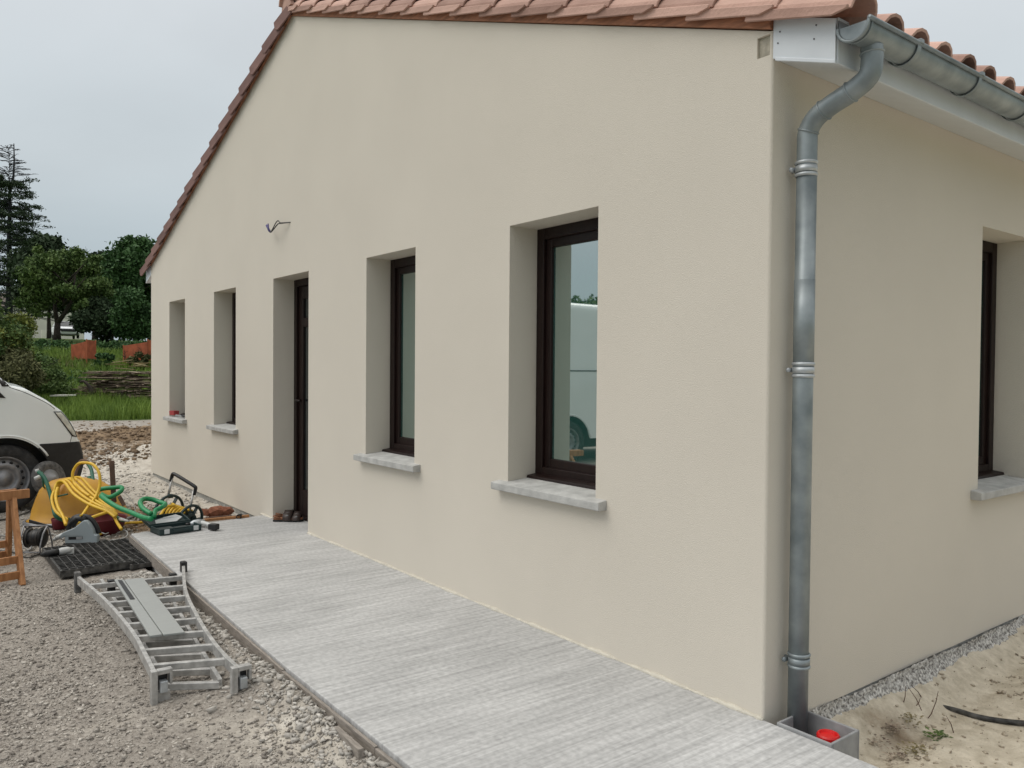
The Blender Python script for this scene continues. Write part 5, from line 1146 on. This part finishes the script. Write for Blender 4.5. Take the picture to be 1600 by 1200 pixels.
# white house and its low wall, car
fx = P(90, 500, 82).x; HB = zt_(fx, 8)
FH = thing('white_house', V((fx, 8, HB)), 'white rendered bungalow with a brown tiled roof behind the broad tree', 'house')
FY = lambda px: P(px, 500, 82).y
FZ = lambda y: P(90, y, 82).z
mb = MB(); mb.span(fx-6, fx, FY(30), FY(137), HB-.8, FZ(477)).span(fx-7, fx+.6, FY(-60), FY(30), HB-.8, FZ(484)); mb.build('wall', 'white_wall', FH)
mb = MB(); mb.prism([(fx+.9, FY(-60), FZ(483)), (fx-6, FY(-60), FZ(456)), (fx-13, FY(-60), FZ(483))], (0, FY(31)-FY(-60), 0)); mb.prism([(fx+.4, FY(31.5), FZ(476.8)), (fx-5, FY(31.5), FZ(458)), (fx-11, FY(31.5), FZ(476.8))], (0, FY(175)-FY(31.5), 0)); mb.build('roof', 'far_tile', FH)
MB().span(fx-.02, fx+.03, FY(116.5), FY(124), FZ(511.5), FZ(500.5)).build('window', 'far_glass', FH)
MB().span(fx+.031, fx+.12, FY(116), FY(124.5), FZ(513.2), FZ(511.6)).build('window_sill', 'white_wall', FH)
MB().span(fx-.02, fx+.03, FY(72), FY(77), HB-.3, FZ(506)).build('door', 'far_glass', FH)
wx_ = P(90, 520, 77).x
LW = MB().span(wx_-.2, wx_, P(62, 530, 77).y, P(74, 530, 77).y, HB-.8, P(70, 516, 77).z).span(wx_-.2, wx_, P(116, 530, 77).y, P(136, 530, 77).y, HB-.8, P(125, 517, 77).z).build('garden_wall', 'white_wall'); tag(LW, 'low white garden wall on both sides of the parked white car', 'wall')
cc = P(102, 528, 74); cc.z = P(102, 529, 74).z; CAR = thing('white_car', cc, 'white car parked nose first between the forked trunk and the white house', 'car')
cf = (CAM-cc); cf.z = 0; cf.normalize(); cf = (cf+V((0, .12, 0))).normalized(); cs = V((-cf.y, cf.x, 0))
def cpn(f_, s_, z): return cc+cf*f_+cs*s_+V((0, 0, z))
prof = [(2.1, .28), (2.2, .5), (2.1, .88), (1.2, 1.05), (.45, 1.56), (-1.4, 1.62), (-2.1, 1.1), (-2.15, .3)]
mb = MB(); rows = []
lowp = [(2.1, .28), (2.2, .5), (2.12, .9), (1.15, 1.06), (-2.1, 1.06), (-2.15, .3)]
mb.prism([cpn(a_, -.92, z) for a_, z in lowp], cs*1.84); mb.build('body', 'far_car_white', CAR, bevel=.10, seg=3)
up_ = [(1.15, 1.05), (.45, 1.58), (-1.4, 1.63), (-2.05, 1.05)]; vs = [cpn(a_, -.85+.16*(z > 1.2), z) for a_, z in up_]+[cpn(a_, .85-.16*(z > 1.2), z) for a_, z in up_]
MB().add(vs, [(0, 1, 5, 4), (1, 2, 6, 5), (2, 3, 7, 6), (0, 3, 2, 1), (4, 5, 6, 7), (0, 4, 7, 3)]).build('cabin', 'far_car_white', CAR, bevel=.05)
MB().add([cpn(1.13, -.74, 1.10), cpn(1.13, .74, 1.10), cpn(.52, .62, 1.555), cpn(.52, -.62, 1.555)], [(0, 1, 2, 3)]).build('windscreen', 'car_glass', CAR)
MB().prism([cpn(2.18, -.60, .58), cpn(2.18, .60, .58), cpn(2.16, .66, .82), cpn(2.16, -.66, .82)], cf*.06).build('grille', 'black_plastic', CAR)
for s_ in (-1, 1):
    MB().prism([cpn(2.12, s_*.63, .66), cpn(2.02, s_*.88, .70), cpn(2.02, s_*.88, .84), cpn(2.12, s_*.63, .79)], cf*.07).build('headlight', 'lamp', CAR)
    MB().prism([cpn(2.2, s_*.62, .34), cpn(2.14, s_*.80, .34), cpn(2.14, s_*.80, .46), cpn(2.2, s_*.62, .46)], cf*.04).build('fog_lamp', 'black_plastic', CAR)
    for f2 in (1.35, -1.35): MB().cyl(cpn(f2, s_*.78, .32), cpn(f2, s_*.93, .32), .33, 20).build('wheel', 'rubber', CAR)
    MB().box(cpn(.75, s_*1.0, 1.1), (.12, .2, .14)).build('mirror', 'far_car_white', CAR, bevel=.02)
MB().prism([cpn(2.19, -.75, .26), cpn(2.19, .75, .26), cpn(2.21, .75, .33), cpn(2.21, -.75, .33)], cf*.03).build('lower_grille', 'black_plastic', CAR)
# trees across the yard, seen only in the window's reflection
for (x_, y_, h_, lb) in ((-33, -33, 7.0, 'taller green tree mirrored above the van in the nearest gable window'), (-41, -37, 6.8, 'more distant green tree mirrored at the edge of the nearest gable window')):
    b = V((x_, y_, zt_(x_, y_))); tree('roadside_tree', b, h_*.7, b+V((0, 0, h_*.60)), (h_*.65, h_*.65, h_*.36), 'foliage', 9000, .2, lb, 16, .2)
